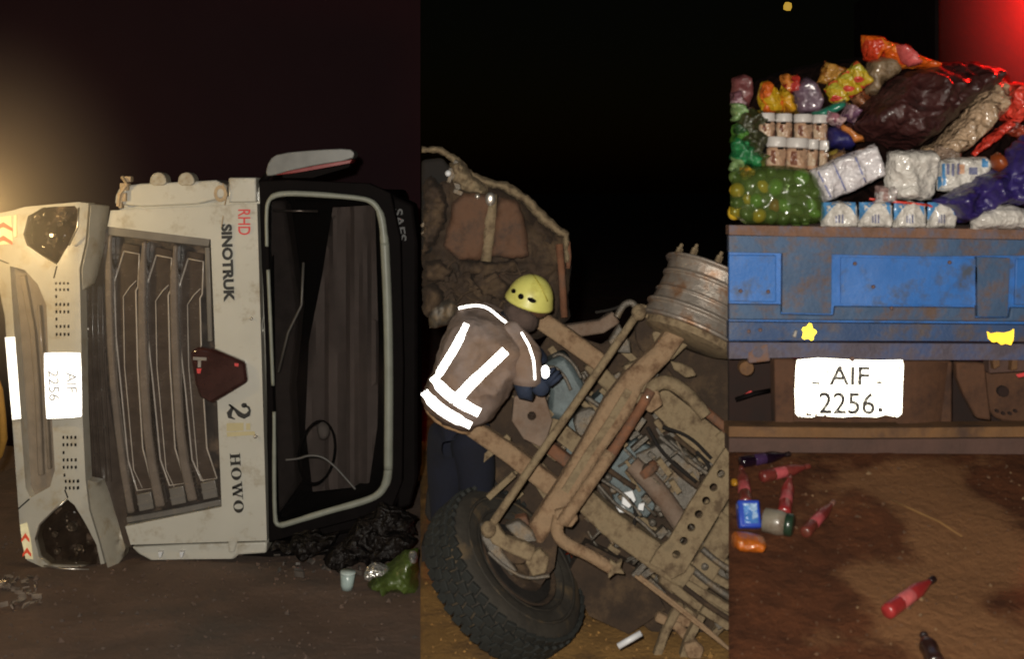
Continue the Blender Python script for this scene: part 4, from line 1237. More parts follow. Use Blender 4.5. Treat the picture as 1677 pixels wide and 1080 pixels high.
rb('torn_liner', M['mud'], [(738, 268), (756, 262), (776, 290), (800, 304), (796, 320), (764, 318), (744, 300)], DC - .2, .05, edge=8, amp=.08, freq=11, res=4, seed=46, smooth_it=0, rough_edge=5)
rb('torn_liner', M['mud_dark'], [(742, 420), (800, 426), (846, 424), (850, 446), (800, 452), (752, 446)], DC - .24, .05, edge=8, amp=.06, freq=9, res=4, seed=47, smooth_it=0, rough_edge=5)
for i, (x0, y0, x1, y1, w_) in enumerate(((738, 274, 752, 312, 9), (748, 262, 734, 300, 7), (752, 296, 768, 286, 10), (742, 312, 758, 318, 8), (718, 330, 722, 348, 8), (692, 386, 704, 372, 9), (690, 372, 700, 360, 6))):
    mb = MB(); mb.slab(strip_poly([(x0, y0), (x1, y1)], w_), DC - .26 - .01 * i, .05)
    mb.build('bracket', M['iron'], cabr, bevel=.006)
mb = MB(); mb.ball(P(734, 284, DC - .32), .018, 6); mb.build('bright_ball', M['white_bit'], cabr, smooth=True)
mb = MB(); mb.ball(P(803, 326, DC - .40), .03, 6, (1, .5, 1.3)); mb.ball(P(782, 322, DC - .37), .018, 6)
mb.build('rivet', M['chrome'], cabr, smooth=True)
for i, poly in enumerate(([(692, 470), (712, 462), (728, 480), (724, 505), (700, 520), (691, 505)], [(700, 500), (740, 486), (756, 500), (740, 530), (702, 540)], [(768, 448), (812, 440), (838, 462), (826, 492), (790, 486)], [(693, 428), (722, 424), (745, 440), (730, 462), (700, 460)])):
    rb('crumpled_duct', (M['mud_dark'], M['iron'], M['mud_dark'], M['mud_dark'])[i], poly, DC - .24, .06, edge=10, amp=.05, freq=9, res=5, seed=40 + i, smooth_it=0, rough_edge=4)
mb = MB()
for i in range(60):
    x, y = r.uniform(722, 860), r.uniform(410, 510)
    if y < 420 + (x - 800) * .2: continue
    q = P(x, y, DC - .24 - r.uniform(0, .1))
    R = Matrix.Rotation(r.uniform(0, 3), 3, 'Y')
    if r.random() < .6: mb.box(q, r.uniform(.02, .1), .03, r.uniform(.012, .03), R)
    else: mb.tube([q, q + R @ Vector((.06, -.02, 0)), q + R @ Vector((.12, 0, .03))], .007, 6)
tag(mb.build('engine_clutter', M['mud_dark'], cabr, bevel=.003), kind='stuff')

# ---- the rescuer
pl = P(748, 905, 6.62)
person = thing('person', 'rescue worker seen from behind in taupe coat with glowing bands and yellow helmet', 'person', tuple(pl))
J = {'pelvis': (750, 676, 6.66, .135), 'spine': (772, 620, 6.60, .13), 'chest': (800, 560, 6.52, .135), 'neck': (846, 516, 6.48, .058), 'head0': (858, 500, 6.46, .080), 'head1': (868, 474, 6.44, .092),
     'rs': (832, 548, 6.42, .075), 're': (862, 588, 6.36, .052), 'rw': (872, 622, 6.34, .036), 'ls': (768, 540, 6.66, .075), 'le': (800, 585, 6.82, .052), 'lw': (850, 612, 6.82, .036),
     'rh': (768, 698, 6.66, .135), 'rk': (782, 785, 6.70, .115), 'ra': (766, 885, 6.72, .055), 'rt': (786, 893, 6.58, .045),
     'lh': (735, 694, 6.74, .135), 'lk': (732, 785, 6.76, .12), 'la': (724, 885, 6.76, .055), 'lt': (738, 893, 6.62, .045)}
ks = list(J)
ed = [('pelvis', 'spine'), ('spine', 'chest'), ('chest', 'neck'), ('neck', 'head0'), ('head0', 'head1'), ('chest', 'rs'), ('rs', 're'), ('re', 'rw'), ('chest', 'ls'), ('ls', 'le'), ('le', 'lw'),
      ('pelvis', 'rh'), ('rh', 'rk'), ('rk', 'ra'), ('ra', 'rt'), ('pelvis', 'lh'), ('lh', 'lk'), ('lk', 'la'), ('la', 'lt')]
me = bpy.data.meshes.new('body')
me.from_pydata([P(*J[k][:3]) - pl for k in ks], [(ks.index(a), ks.index(b)) for a, b in ed], [])
body = link(bpy.data.objects.new('body', me)); body.parent = person; ORG[body] = pl
sk = body.modifiers.new('skin', 'SKIN')
lay = me.skin_vertices[0].data if me.skin_vertices else None
if lay is None:
    import bmesh
    bm = bmesh.new(); bm.from_mesh(me); bm.verts.layers.skin.verify(); bm.to_mesh(me); bm.free(); lay = me.skin_vertices[0].data
for i, k in enumerate(ks):
    lay[i].radius = (J[k][3], J[k][3]); lay[i].use_root = (k == 'pelvis')
body.modifiers.new('smooth', 'SUBSURF').levels = 2
body.modifiers['smooth'].render_levels = 2
sk.use_smooth_shade = True
me.materials.append(M['navy'])
# face and ears under the helmet, on the far side of the head
hd = P(872, 486, 6.44)
mb = MB(); mb.ball(hd + Vector((.02, .02, -.02)), .088, 10, (1, 1.1, 1.15)); mb.ball(hd + Vector((.075, .085, -.03)), .018, 6, (1.2, 1.2, 1.5)); mb.ball(hd + Vector((.06, -.065, -.03)), .022, 6, (.7, .4, 1.2)); mb.ball(hd + Vector((.07, .07, -.075)), .026, 6, (1.2, 1, .4))
mb.ball(hd + Vector((.078, .055, .0)), .010, 6); mb.ball(hd + Vector((.05, .095, .0)), .010, 6)
mb.build('head', M['skin'], person, smooth=True)
# coat
CT = [(752, 503), (789, 496), (826, 508), (850, 534), (864, 562), (862, 590), (846, 622), (832, 648), (818, 668), (804, 690), (780, 700), (768, 708), (740, 700), (716, 690), (692, 660), (692, 644), (706, 615), (716, 582), (731, 538)]
def ctrend(x, y):
    return -.12 * math.sin(max(0, min(1, (y - 500) / 200)) * PI) * .6 + .10 * max(0, (560 - y) / 60)
cm = blob_mesh(CT, 6.48, .17, edge=44, amp=.045, freq=4.4, res=5, seed=51, back=.12, trend=ctrend, rough_edge=3)
bvh = BVHTree.FromPolygons(cm.front[0], cm.front[1])
coat = cm.build('coat', M['coat'], person, smooth=True)
mb = blob_mesh(strip_poly([(695, 668), (722, 694), (770, 712)], [12, 18, 14]), 6.47, .10, edge=16, amp=.008, freq=9, res=5, seed=52, trend=lambda x, y: .05)
mb.build('coat_hem', M['coat_hem'], coat, smooth=True)
def on_coat(px, py, lift):
    o = Vector((0, 0, H)); d = (P(px, py, 6.5) - o).normalized()
    h = bvh.ray_cast(o, d)
    q = h[0] if h[0] else P(px, py, 6.42)
    return q - d * lift
aim2 = Vector((-.12, -.05, H + .16)) - P(760, 600, 6.4)
M['band'] = retro('silver reflective band', (0.93, 0.95, 0.98, 1), aim2, .75)
def band(name, pts, w, lift=.008):
    pts = [tuple(v) for v in smooth_line(pts, 2)]
    ww = w if not isinstance(w, (list, tuple)) else [w[min(len(w) - 1, int(i * len(w) / len(pts)))] for i in range(len(pts))]
    o = strip_poly(pts, ww); m_ = len(pts)
    vs, fs = [], []
    for i in range(m_):
        a, b = Vector(o[i]), Vector(o[-1 - i])
        for k in range(4):
            q = a.lerp(b, k / 3); vs.append(on_coat(q.x, q.y, lift))
    for i in range(m_ - 1):
        for k in range(3): fs.append((i * 4 + k, i * 4 + k + 1, i * 4 + k + 5, i * 4 + k + 4))
    n = len(vs); dv = Vector((0, .005, 0))
    fs2 = fs + [tuple(j + n for j in reversed(f)) for f in fs]
    mb = MB(); mb.add(vs + [v + dv for v in vs], fs2)
    return mb.build(name, M['band'], coat, smooth=True)
band('reflective_band', [(764, 531), (748, 566), (724, 604), (714, 622)], [10, 13, 13, 9])
band('reflective_band', [(828, 575), (800, 602), (768, 632), (748, 656)], [15, 15, 17, 18])
band('reflective_band', [(708, 618), (726, 640), (752, 660), (785, 677)], [12, 17, 17, 15])
band('reflective_band', [(694, 642), (712, 664), (738, 682), (771, 698)], [13, 17, 17, 12])
band('reflective_piping', [(751, 505), (776, 500), (798, 503), (820, 522), (846, 542), (859, 560), (862, 580)], 4)
# right sleeve with cuff, glove with five fingers
mb = MB(); mb.tube(smooth_line([P(826, 545, 6.42), P(852, 570, 6.36), P(864, 600, 6.33), P(862, 630, 6.33)], 2), [.085, .10, .088, .094, .080, .086, .072], 16)
sl = mb.build('sleeve', M['coat'], person, smooth=True)
mb = MB(); mb.tube([P(*p) for p in ((854, 545, 6.275), (866, 566, 6.245), (874, 590, 6.238), (876, 622, 6.25))], .006, 6)
mb.build('reflective_piping', M['band'], sl, smooth=True)
mb = MB(); mb.tube([P(861, 626, 6.33), P(864, 640, 6.33), P(874, 642, 6.32)], [.066, .062, .05], 12)
mb.build('cuff', M['glove'], person, smooth=True)
def chain(name, pts, m, parent):
    me = bpy.data.meshes.new(name)
    return pts
hm = MB()
hand_c = P(884, 632, 6.31)
hm.ball(hand_c, .05, 8, (1.0, .6, 1.15), Matrix.Rotation(-.5, 3, 'Y'))
for i in range(4):
    b = hand_c + Vector((.012 + .018 * i, -.012, .035 - .006 * i))
    L_ = (.075, .088, .082, .064)[i]
    d = Vector((.25 + .16 * i, -.2, .9 - .1 * i)).normalized()
    p1 = b + d * L_ * .5; p2 = p1 + Vector((.55, .35, .55)).normalized() * L_ * .32; p3 = p2 + Vector((.5, .85, .0)).normalized() * L_ * .25
    hm.tube([b - d * .02, p1, p2, p3], [.014, .0125, .011, .009], 8)
tb = hand_c + Vector((-.03, -.02, -.0))
hm.tube([tb, tb + Vector((-.03, -.02, .035)), tb + Vector((-.022, -.015, .07))], [.016, .013, .010], 8)
hm.build('gloved_hand', M['glove'], person, smooth=True)
mb = MB(); mb.slab(smooth_poly([(886, 602), (896, 598), (901, 610), (897, 620), (888, 620)], 1), 6.24, .015)
mb.build('glove_badge', M['band'], person, bevel=.004)
blob('glove', M['glove'], [(852, 560), (868, 560), (886, 568), (900, 590), (888, 600), (872, 596)], 6.62, .06, person, edge=12, amp=.015, freq=12, res=5, seed=56)
# helmet: a dome with a rim, tipped to the right
HA = Vector((-.30, -.22, .93)).normalized()
hc = P(866, 496, 6.42)
mb = MB()
prof = [(0.0, .126), (.0, .132), (.012, .130)] + [(.012 + .142 * math.sin(t * PI / 2 / 8), max(.004, .124 * math.cos(t * PI / 2 / 8))) for t in range(1, 9)]
mb.lathe(prof, hc, Vector((.28, -.22, .93)), 36)
hel = mb.build('helmet', M['helmet'], person, smooth=True)
hb = BVHTree.FromPolygons([v for v in mb.v], mb.f)
for (x, y, a, b, t) in ((841, 477, 4, 4, 0), (853, 486, 5, 5, 0), (871, 492, 8, 4, .4)):
    vs = []
    o = Vector((0, 0, H))
    for i in range(10):
        u_, v_ = a * math.cos(2 * PI * i / 10), b * math.sin(2 * PI * i / 10)
        px, py = x + u_ * math.cos(t) - v_ * math.sin(t), y + u_ * math.sin(t) + v_ * math.cos(t)
        d = (P(px, py, 6.4) - o).normalized(); h = hb.ray_cast(o, d)
        vs.append((h[0] if h[0] else P(px, py, 6.3)) - d * .003)
    n = 10
    mb = MB(); mb.add(vs + [v + Vector((0, .004, 0)) for v in vs], [tuple(range(10))] + [(i, (i + 1) % 10, (i + 1) % 10 + 10, i + 10) for i in range(10)])
    mb.build('vent_hole', M['cab_black'], hel)
rid = []
for i in range(9):
    px, py = 868 + i * 3.6, 446 + i * 3.2 + i * i * .35
    d = (P(px, py, 6.4) - Vector((0, 0, H))).normalized(); h = hb.ray_cast(Vector((0, 0, H)), d)
    if h[0]: rid.append(h[0] - d * .001)
if len(rid) > 2:
    mb = MB(); mb.tube(rid, .004, 6); mb.build('helmet_ridge', mat('helmet seam', rgb(160, 150, 60), .5), hel, smooth=True)
blob('collar', M['collar'], [(822, 504), (838, 490), (862, 500), (884, 516), (880, 540), (858, 548), (832, 530)], 6.44, .07, person, edge=16, amp=.01, freq=10, res=5, seed=58)

# ================================================================== 3. the loaded truck with a blue tailgate on the dirt bank
D3 = 5.72
tk = thing('loaded_truck', 'blue tailgate end of a truck heaped with groceries, white number plate below', 'truck', tuple(P(1435, 740, 6.2)))
def tp(name, poly, off, t, m, bevel=.006, holes=(), res=None, parent=None, dfun=None):
    mb = MB(); mb.slab(poly, D3 + off, t, holes=holes, res=res, dfun=dfun)
    return mb.build(name, m, parent or tk, bevel=bevel)
X0, X1 = 1194, 1720
dent = lambda x, y: .010 * noise.noise(Vector((x * .012, y * .02, 5.0))) + .005 * noise.noise(Vector((x * .04, y * .05, 2.0)))
tg = tp('tailgate', [(X0, 388), (X1, 394), (X1, 560), (X0, 558)], .035, .03, M['blue'], res=24, dfun=dent)
tp('tailgate_backing', [(1196, 400), (X1, 404), (X1, 556), (1196, 552)], .055, .02, M['blue_dirty'])
tp('top_rail', [(X0, 369), (1330, 371), (X1, 377), (X1, 393), (1330, 388), (X0, 385)], -.03, .09, M['rail_rust'], .008, res=24, dfun=dent)
tp('tailgate_band', [(X0, 386), (X1, 394), (X1, 418), (1520, 420), (X0, 413)], .0, .05, M['blue_dirty'], .008, res=24, dfun=dent)
tp('tailgate_panel', [(X0, 418), (1271, 418), (1271, 495), (X0, 494)], .022, .02, M['blue'], .004, res=20, dfun=dent, parent=None)
tp('tailgate_panel', [(1377, 422), (1606, 424), (1606, 500), (1377, 498)], .022, .02, M['blue'], .004, res=20, dfun=dent)
tp('tailgate_panel', [(1664, 424), (X1, 424), (X1, 500), (1662, 500)], .022, .02, M['blue'], .004, res=20, dfun=dent)
tp('tailgate_post', [(1282, 414), (1362, 416), (1361, 514), (1281, 512)], -.004, .05, M['blue_dirty'], .01, res=16, dfun=dent)
tp('tailgate_post', [(1600, 421), (1654, 423), (1650, 519), (1601, 519)], -.002, .05, M['blue_dirty'], .01, res=16, dfun=dent)
tp('tailgate_band', [(X0, 498), (1280, 499), (1279, 515), (1366, 517), (1368, 502), (1598, 504), (1598, 521), (1654, 521), (1656, 504), (X1, 504), (X1, 528), (X0, 524)], .006, .05, M['blue_dirty'], .006, res=22, dfun=dent)
tp('sill', [(X0, 528), (X1, 533), (X1, 560), (X0, 557)], -.012, .07, M['blue_dark'], .008, res=22, dfun=dent)
tp('sill_flange', [(X0, 561), (X1, 564), (X1, 590), (1490, 590), (1300, 586), (X0, 588)], .012, .06, mat('scuffed grey blue steel', rgb(82, 74, 86, .95), .6, var=.3, scale=9, dirt=rgb(60, 74, 110, 1), dirt_amt=.4, dirt_scale=9, bump=.3), .006, res=22, dfun=dent)
for x, y in ((1213, 477), (1258, 478), (1430, 470), (1555, 430), (1460, 505), (1400, 432), (1226, 543), (1245, 541)):
    mb = MB(); mb.lathe([(0, .010), (-.006, .009), (-.010, .004)], P(x, y, D3 + .018 if y < 500 else D3 - .012), (0, 1, 0), 8)
    mb.build('rivet', M['rail_rust'], tk, smooth=True)
tp('hinge_pin', [(1298, 552), (1302, 541), (1306, 541), (1303, 554)], -.03, .03, M['chrome'], .003)
# yellow reflectors
aim3 = Vector((-.12, -.05, H + .16)) - P(1330, 545, D3)
M['yel'] = retro('yellow reflector sheet', (0.95, 0.72, 0.05, 1), aim3, .35)
aim4 = Vector((-.12, -.05, H + .16)) - P(1640, 550, D3)
M['yel2'] = retro('yellow reflector sheet', (0.95, 0.60, 0.04, 1), aim4, .25)
fl = []
for i in range(20):
    a = 2 * PI * i / 20
    rr = 12.5 * (1 + .22 * math.cos(5 * a + .6)) * (1 + .06 * math.sin(3 * a))
    fl.append((1325 + rr * .88 * math.cos(a), 545 + rr * math.sin(a)))
tp('yellow_reflector', fl, -.022, .008, M['yel'], .002)
tp('yellow_reflector', [(1617, 543), (1622, 547), (1634, 545), (1645, 546), (1656, 543), (1661, 539), (1660, 556), (1656, 566), (1648, 563), (1640, 565), (1634, 560), (1626, 561), (1619, 555)], -.022, .008, M['yel2'], .002)
# underbody
tp('rear_cross_member', [(1276, 590), (1560, 592), (1560, 700), (1276, 702)], .10, .05, M['under'], .01, res=22)
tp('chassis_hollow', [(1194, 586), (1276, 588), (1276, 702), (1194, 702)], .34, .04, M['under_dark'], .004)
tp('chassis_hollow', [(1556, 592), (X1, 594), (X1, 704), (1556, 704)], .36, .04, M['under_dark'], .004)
tp('frame_end', [(1268, 588), (1302, 588), (1300, 702), (1270, 702)], .06, .10, M['under'], .01)
mb = MB()
mb.add([P(1400, 592, D3 + .07), P(1400, 702, D3 + .07)], [])
mb = MB()
vs, fs = [], []
n = 12
for i in range(n + 1):
    t = i / n
    x = 1470 + 92 * math.sin(t * PI / 2); d = .02 + .14 * (1 - math.cos(t * PI / 2))
    vs += [P(x, 594, D3 + d), P(x - 14 * t * t, 702, D3 + d + .02)]
for i in range(n): fs.append((2 * i, 2 * i + 2, 2 * i + 3, 2 * i + 1))
k = len(vs); vs += [v + Vector((0, .02, 0)) for v in vs]; fs += [tuple(j + k for j in reversed(f)) for f in list(fs)]
mb.add(vs, fs); mb.build('mud_flap', M['under'], tk, smooth=True)
tp('spring_hanger', [(1566, 594), (1600, 594), (1614, 596), (1618, 640), (1624, 690), (1600, 686), (1580, 650), (1568, 620)], .12, .06, M['under'], .01)
tp('hub', smooth_poly([(1612, 600), (1660, 598), (X1, 606), (X1, 690), (1650, 694), (1622, 680), (1610, 640)], 1), .22, .12, M['under'], .02)
tp('hub_cap', circ(1644, 642, 9, 12), .19, .04, M['under_dark'], .004)
for x, y in ((1634, 674), (1644, 678), (1655, 678), (1664, 674)): tp('wheel_nut', circ(x, y, 3, 6), .20, .03, M['under_dark'], .002)
tp('lamp_bracket', [(1624, 572), (1634, 570), (1638, 600), (1628, 606)], .02, .05, M['bar_top'], .004)
tp('lamp_bracket', [(1660, 570), (1668, 570), (1666, 606), (1656, 608)], .02, .05, M['bar_top'], .004)
tp('spring_leaf', [(1620, 584), (X1, 580), (X1, 606), (1620, 612)], .06, .08, M['bar_low'], .006)
tp('red_tape', [(1664, 614), (1690, 608), (1692, 614), (1668, 619)], .08, .01, M['red_paint'], .002)
tp('shackle', [(1224, 566), (1258, 562), (1262, 592), (1226, 596)], .01, .05, M['rail_rust'], .006, holes=[circ(1241, 578, 7)])
tp('tow_eye', circ(1223, 604, 12, 14), .12, .06, M['bar_top'], .01)
tp('red_tape', [(1210, 652), (1230, 640), (1236, 646), (1216, 656)], .28, .01, M['red_paint'], .002)
mb = MB(); mb.tube([P(1205, 655, D3 + .25), P(1235, 645, D3 + .22), P(1262, 640, D3 + .3)], .012, 8); mb.build('air_hose', M['cab_black'], tk, smooth=True)
tp('bumper_bar', [(1194, 699), (1420, 702), (X1, 699), (X1, 716), (1420, 718), (1194, 716)], -.06, .14, M['bar_top'], .012, res=26, dfun=dent)
tp('bumper_face', [(1194, 718), (1420, 720), (X1, 718), (X1, 745), (1420, 743), (1194, 741)], -.035, .12, M['bar_low'], .010, res=26, dfun=dent)
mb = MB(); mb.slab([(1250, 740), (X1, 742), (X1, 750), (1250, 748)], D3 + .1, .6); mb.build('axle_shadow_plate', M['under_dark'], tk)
# number plate
M['plate3'] = retro('white plate sheeting', (0.96, 0.95, 0.86, 1), Vector((-.12, -.05, H + .16)) - P(1390, 635, D3), .5)
po = [(1306, 590), (1340, 587), (1400, 590), (1440, 591), (1478, 590), (1480, 600), (1478, 640), (1477, 678), (1470, 684), (1450, 680), (1436, 684), (1400, 682), (1380, 684), (1340, 681), (1330, 684), (1308, 683), (1303, 678), (1302, 640), (1304, 600)]
npl = tp('number_plate', po, -.012, .006, M['plate3'], .002, res=12, dfun=lambda x, y: .006 * noise.noise(Vector((x * .03, y * .05, 1.0))))
mb = MB()
text_mesh(mb, 'AIF', 1391, 616, D3 - .020, 66, 31, 1, .014); mb.build('plate_lettering', M['plate_letter'], npl); mb = MB()
text_mesh(mb, '2256', 1387, 661, D3 - .020, 92, 36, 1, .014); mb.build('plate_lettering', M['plate_letter'], npl); mb = MB()
text_mesh(mb, '-', 1336, 628, D3 - .020, 13, 4, 4, .0); text_mesh(mb, '-', 1440, 627, D3 - .020, 9, 4, 4, .0)
text_mesh(mb, '.', 1442, 672, D3 - .020, 8, 8, 0, .0)
mb.build('plate_lettering', M['plate_letter'], npl)
mb = MB(); r = random.Random(9)
for i in range(34):
    x = r.uniform(1308, 1474); y = 683 - abs(r.gauss(0, 4)) if r.random() < .7 else r.uniform(592, 680)
    a = r.uniform(.6, 2.2)
    mb.slab([(x - a * 1.6, y - a * .4), (x, y - a), (x + a * 1.5, y), (x, y + a)], D3 - .0195, .002)
tag(mb.build('rust_chip', M['rail_rust'], npl), kind='stuff')
tp('bolt_head', circ(1396, 589, 4, 8), -.02, .01, M['rail_rust'], .001)
# load bed and light-blocking board
tp('bed_floor', [(1275, 366), (1760, 372), (1760, 384), (1275, 380)], .10, 1.2, M['under_dark'], .004)
mb = MB(); mb.box(P(1531, 70, 6.3) + Vector((.012, .75, -.05)), .02, 1.5, .95); mb.build('light_block_board', mat('matt black board', (.004, .003, .003, 1), 1.0, var=.2, spec=0.0), tk, bevel=.004)  # black board added to keep the beacon's red off the other trucks
tp('aerial', [(1521, 12), (1525, 12), (1525, 160), (1522, 160)], .90, .02, M['grille_dark'], .003)
em = bpy.data.materials.new('yellow lamp glow'); em.use_nodes = True
em.node_tree.nodes['Principled BSDF'].inputs['Emission Color'].default_value = (.55, .33, .03, 1)
em.node_tree.nodes['Principled BSDF'].inputs['Emission Strength'].default_value = .8
mb = MB(); mb.lathe([(-.12, .03), (-.10, .10), (.0, .12), (.10, .09), (.12, .02)], P(1290, 10, 34), (.2, 0, 1), 14)
tag(mb.build('distant_light', em, smooth=True, base=True), 'tiny yellow light in the dark far above the load', 'light')

# ---- the heap of goods
HP = mat('dark heaped sacking', rgb(22, 10, 7, .8), .9, var=.5, bump=.6, spec=.08, crease=.8, crease_scale=7)
def goods(name, label, cat, m, poly, off, bulge, group=None, **k):
    k.setdefault('edge', 9); k.setdefault('res', 5); k.setdefault('amp', .03); k.setdefault('freq', 10); k.setdefault('smooth_it', 0); k.setdefault('rough_edge', 3.0)
    return tag(blob(name, m, poly, D3 + off, bulge, None, **k), label, cat, group)
goods('sacking_heap', 'dark brown sacking heaped up behind all the groceries', 'sacking', HP,
      [(1206, 372), (1204, 200), (1240, 130), (1300, 110), (1360, 100), (1420, 92), (1500, 104), (1600, 100), (1680, 150), (1740, 220), (1740, 380)], .72, .16, edge=70, amp=.05, freq=5, res=11, seed=60, back=.15)
goods('tarpaulin_bag', 'big dark brown plastic bag sprawled over the top of the load', 'plastic bag', mat('dark brown shiny plastic', rgb(60, 30, 28, .85), .46, var=.4, coat=.15, bump=.4, bump_scale=16, crease=.5, crease_scale=8),
      [(1384, 205), (1410, 172), (1440, 144), (1470, 124), (1510, 112), (1560, 104), (1600, 104), (1634, 116), (1628, 140), (1590, 166), (1556, 200), (1520, 226), (1490, 246), (1456, 240), (1436, 236), (1410, 226)], .42, .16, edge=40, amp=.10, freq=4.2, res=5, seed=61, rough_edge=6)
goods('clear_wrapped_roll', 'dusty clear plastic wrapped roll lying diagonally beside the dark bag', 'wrapped roll', mat('dusty clear film', rgb(176, 148, 120, .85), .3, var=.35, scale=14, coat=.5, bump=.4, bump_scale=26, crease=.8, crease_scale=16),
      [(1498, 250), (1540, 222), (1570, 190), (1596, 160), (1624, 136), (1646, 134), (1656, 156), (1640, 190), (1606, 222), (1576, 250), (1540, 270), (1506, 268)], .36, .08, edge=18, amp=.05, freq=9, res=5, seed=62, rough_edge=5)
M['redbag'] = mat('red plastic', (0.62, 0.05, 0.03, 1), .3, var=.25, coat=.4, bump=.3, crease=.8, crease_scale=11)
goods('red_bag', 'bright red plastic bag bulging at the right end of the load', 'plastic bag', M['redbag'],
      [(1630, 160), (1640, 138), (1662, 134), (1690, 150), (1720, 190), (1700, 220), (1676, 196), (1650, 206), (1634, 196)], .40, .12, edge=16, amp=.06, freq=8, res=5, seed=63, rough_edge=5)
goods('red_bag', 'twisted red plastic strip hanging below the wrapped roll', 'plastic bag', M['redbag'],
      strip_poly([(1676, 190), (1650, 206), (1624, 226), (1604, 244), (1592, 256)], [12, 14, 16, 14, 8]), .30, .04, edge=8, amp=.02, freq=14, res=5, seed=64, smooth_it=0)
M['purple'] = mat('purple navy plastic sheet', rgb(48, 36, 100, .85), .4, var=.3, scale=5, coat=.3, bump=.3, bump_scale=18, crease=.4, crease_scale=6)
goods('purple_sheet', 'purple navy plastic sheet spilling down over the white packs', 'plastic sheet', M['purple'],
      [(1527, 330), (1566, 308), (1600, 292), (1636, 272), (1648, 244), (1672, 222), (1720, 226), (1730, 330), (1690, 342), (1660, 338), (1634, 334), (1606, 352), (1578, 366), (1562, 362), (1544, 344)], .06, .08, edge=20, amp=.08, freq=5.5, res=5, seed=65, rough_edge=5)
goods('navy_bag', 'small navy bag wedged between the jars and the dark bag', 'bag', mat('navy plastic', rgb(36, 34, 92, .85), .4, var=.25, bump=.4),
      [(1350, 212), (1366, 208), (1384, 214), (1400, 234), (1396, 246), (1372, 244), (1352, 242)], .26, .08, edge=14, amp=.02, seed=66)
goods('orange_bag', 'crumpled orange plastic bag standing on top of the load', 'plastic bag', printed('orange red bag print', [rgb(214, 92, 24, .8), rgb(196, 58, 30, .8), rgb(222, 120, 40, .8), rgb(186, 60, 60, .8)], 9),
      [(1409, 58), (1436, 58), (1462, 70), (1484, 72), (1500, 88), (1540, 104), (1538, 116), (1510, 112), (1484, 112), (1470, 118), (1452, 100), (1440, 96), (1430, 108), (1414, 96)], .44, .07, edge=14, amp=.03, freq=12, res=5, seed=67)
goods('clear_bag', 'clear brownish bag hanging below the orange bag', 'plastic bag', mat('brown clear bag', rgb(128, 106, 80, .8), .18, var=.5, scale=16, coat=.6, bump=.7),
      [(1420, 100), (1440, 92), (1462, 96), (1476, 116), (1462, 128), (1448, 134), (1434, 158), (1418, 154), (1412, 130)], .40, .06, edge=12, amp=.03, freq=14, res=5, seed=68)
goods('snack_pack', 'pink red snack pack lying on the spine of the orange bag', 'snack pack', mat('pink red foil', rgb(206, 92, 90, .8), .25, var=.3, coat=.5, bump=.4),
      [(1466, 72), (1486, 74), (1502, 90), (1506, 104), (1488, 110), (1474, 100)], .32, .035, edge=8, amp=.035, freq=9, seed=69)
goods('snack_pack', 'dusty pink pack standing at the left edge of the load', 'snack pack', mat('pink brown foil', rgb(122, 70, 70, .8), .3, var=.4, coat=.4, bump=.5),
      [(1198, 128), (1216, 122), (1232, 126), (1234, 158), (1226, 176), (1206, 172), (1197, 160)], .50, .035, edge=8, amp=.035, freq=9, seed=70)
goods('snack_pack', 'orange and yellow rounded pack above the white jars, left of its twin', 'snack pack', printed('orange yellow print', [rgb(210, 120, 30, .8), rgb(190, 150, 30, .8), rgb(196, 92, 28, .8), rgb(170, 150, 40, .8)], 11),
      [(1238, 158), (1246, 134), (1258, 131), (1272, 144), (1282, 166), (1282, 186), (1246, 186)], .36, .035, edge=8, amp=.035, freq=9, seed=71)
goods('snack_pack', 'yellow rounded pack above the white jars, next to the grey violet pack', 'snack pack', printed('yellow print', [rgb(206, 150, 34, .8), rgb(180, 140, 30, .8), rgb(160, 104, 26, .8)], 11),
      [(1274, 154), (1280, 141), (1292, 146), (1300, 164), (1308, 186), (1284, 188)], .34, .035, edge=8, amp=.035, freq=9, seed=72)
goods('snack_pack', 'grey violet pack with a dull sheen behind the white jars', 'snack pack', mat('grey violet foil', rgb(112, 90, 104, .8), .2, var=.4, coat=.8, bump=.5),
      [(1298, 150), (1312, 130), (1322, 124), (1338, 138), (1348, 160), (1344, 184), (1304, 186)], .40, .035, edge=8, amp=.035, freq=9, seed=73)
for i in range(3):
    x, y = 1352 + i * 19, 158 - i * 15
    goods('biscuit_pack', ('lower left', 'middle', 'upper right')[i] + ' one of the three slanting red and yellow biscuit packs', 'biscuit pack',
          printed('red yellow print', [rgb(206, 92, 50, .8), rgb(190, 160, 40, .8), rgb(206, 70, 56, .8), rgb(180, 170, 60, .8)], 16, stretch=(1, 1, 2.2)),
          [(x - 4, y - 12), (x + 12, y - 30), (x + 32, y - 8), (x + 40, y + 6), (x + 24, y + 18), (x + 6, y + 6)], .38 - .03 * i, .035, group='slanting biscuit packs', edge=6, amp=.018, res=4, seed=74 + i)
goods('teal_pack', 'flat teal green pack lying on the jars', 'pack', mat('teal film', rgb(40, 122, 100, .8), .35, var=.25, coat=.3),
      [(1328, 184), (1350, 178), (1366, 168), (1384, 162), (1386, 174), (1370, 186), (1346, 192), (1330, 192)], .30, .04, edge=8, amp=.012, seed=78)
goods('orange_pack', 'small orange wrapper peeping out below the dark bag', 'wrapper', mat('orange foil', rgb(196, 120, 60, .8), .3, var=.3, coat=.4, bump=.4),
      [(1376, 202), (1386, 204), (1396, 214), (1412, 222), (1414, 232), (1398, 234), (1384, 222)], .24, .03, edge=7, amp=.014, res=4, seed=79)
goods('yellow_sachet', 'tiny yellow sachet under the navy bag', 'sachet', mat('olive yellow foil', rgb(140, 120, 50, .8), .3, var=.3, coat=.4), [(1356, 248), (1372, 244), (1376, 258), (1360, 262)], .20, .03, edge=6, amp=.01, res=4, seed=80)
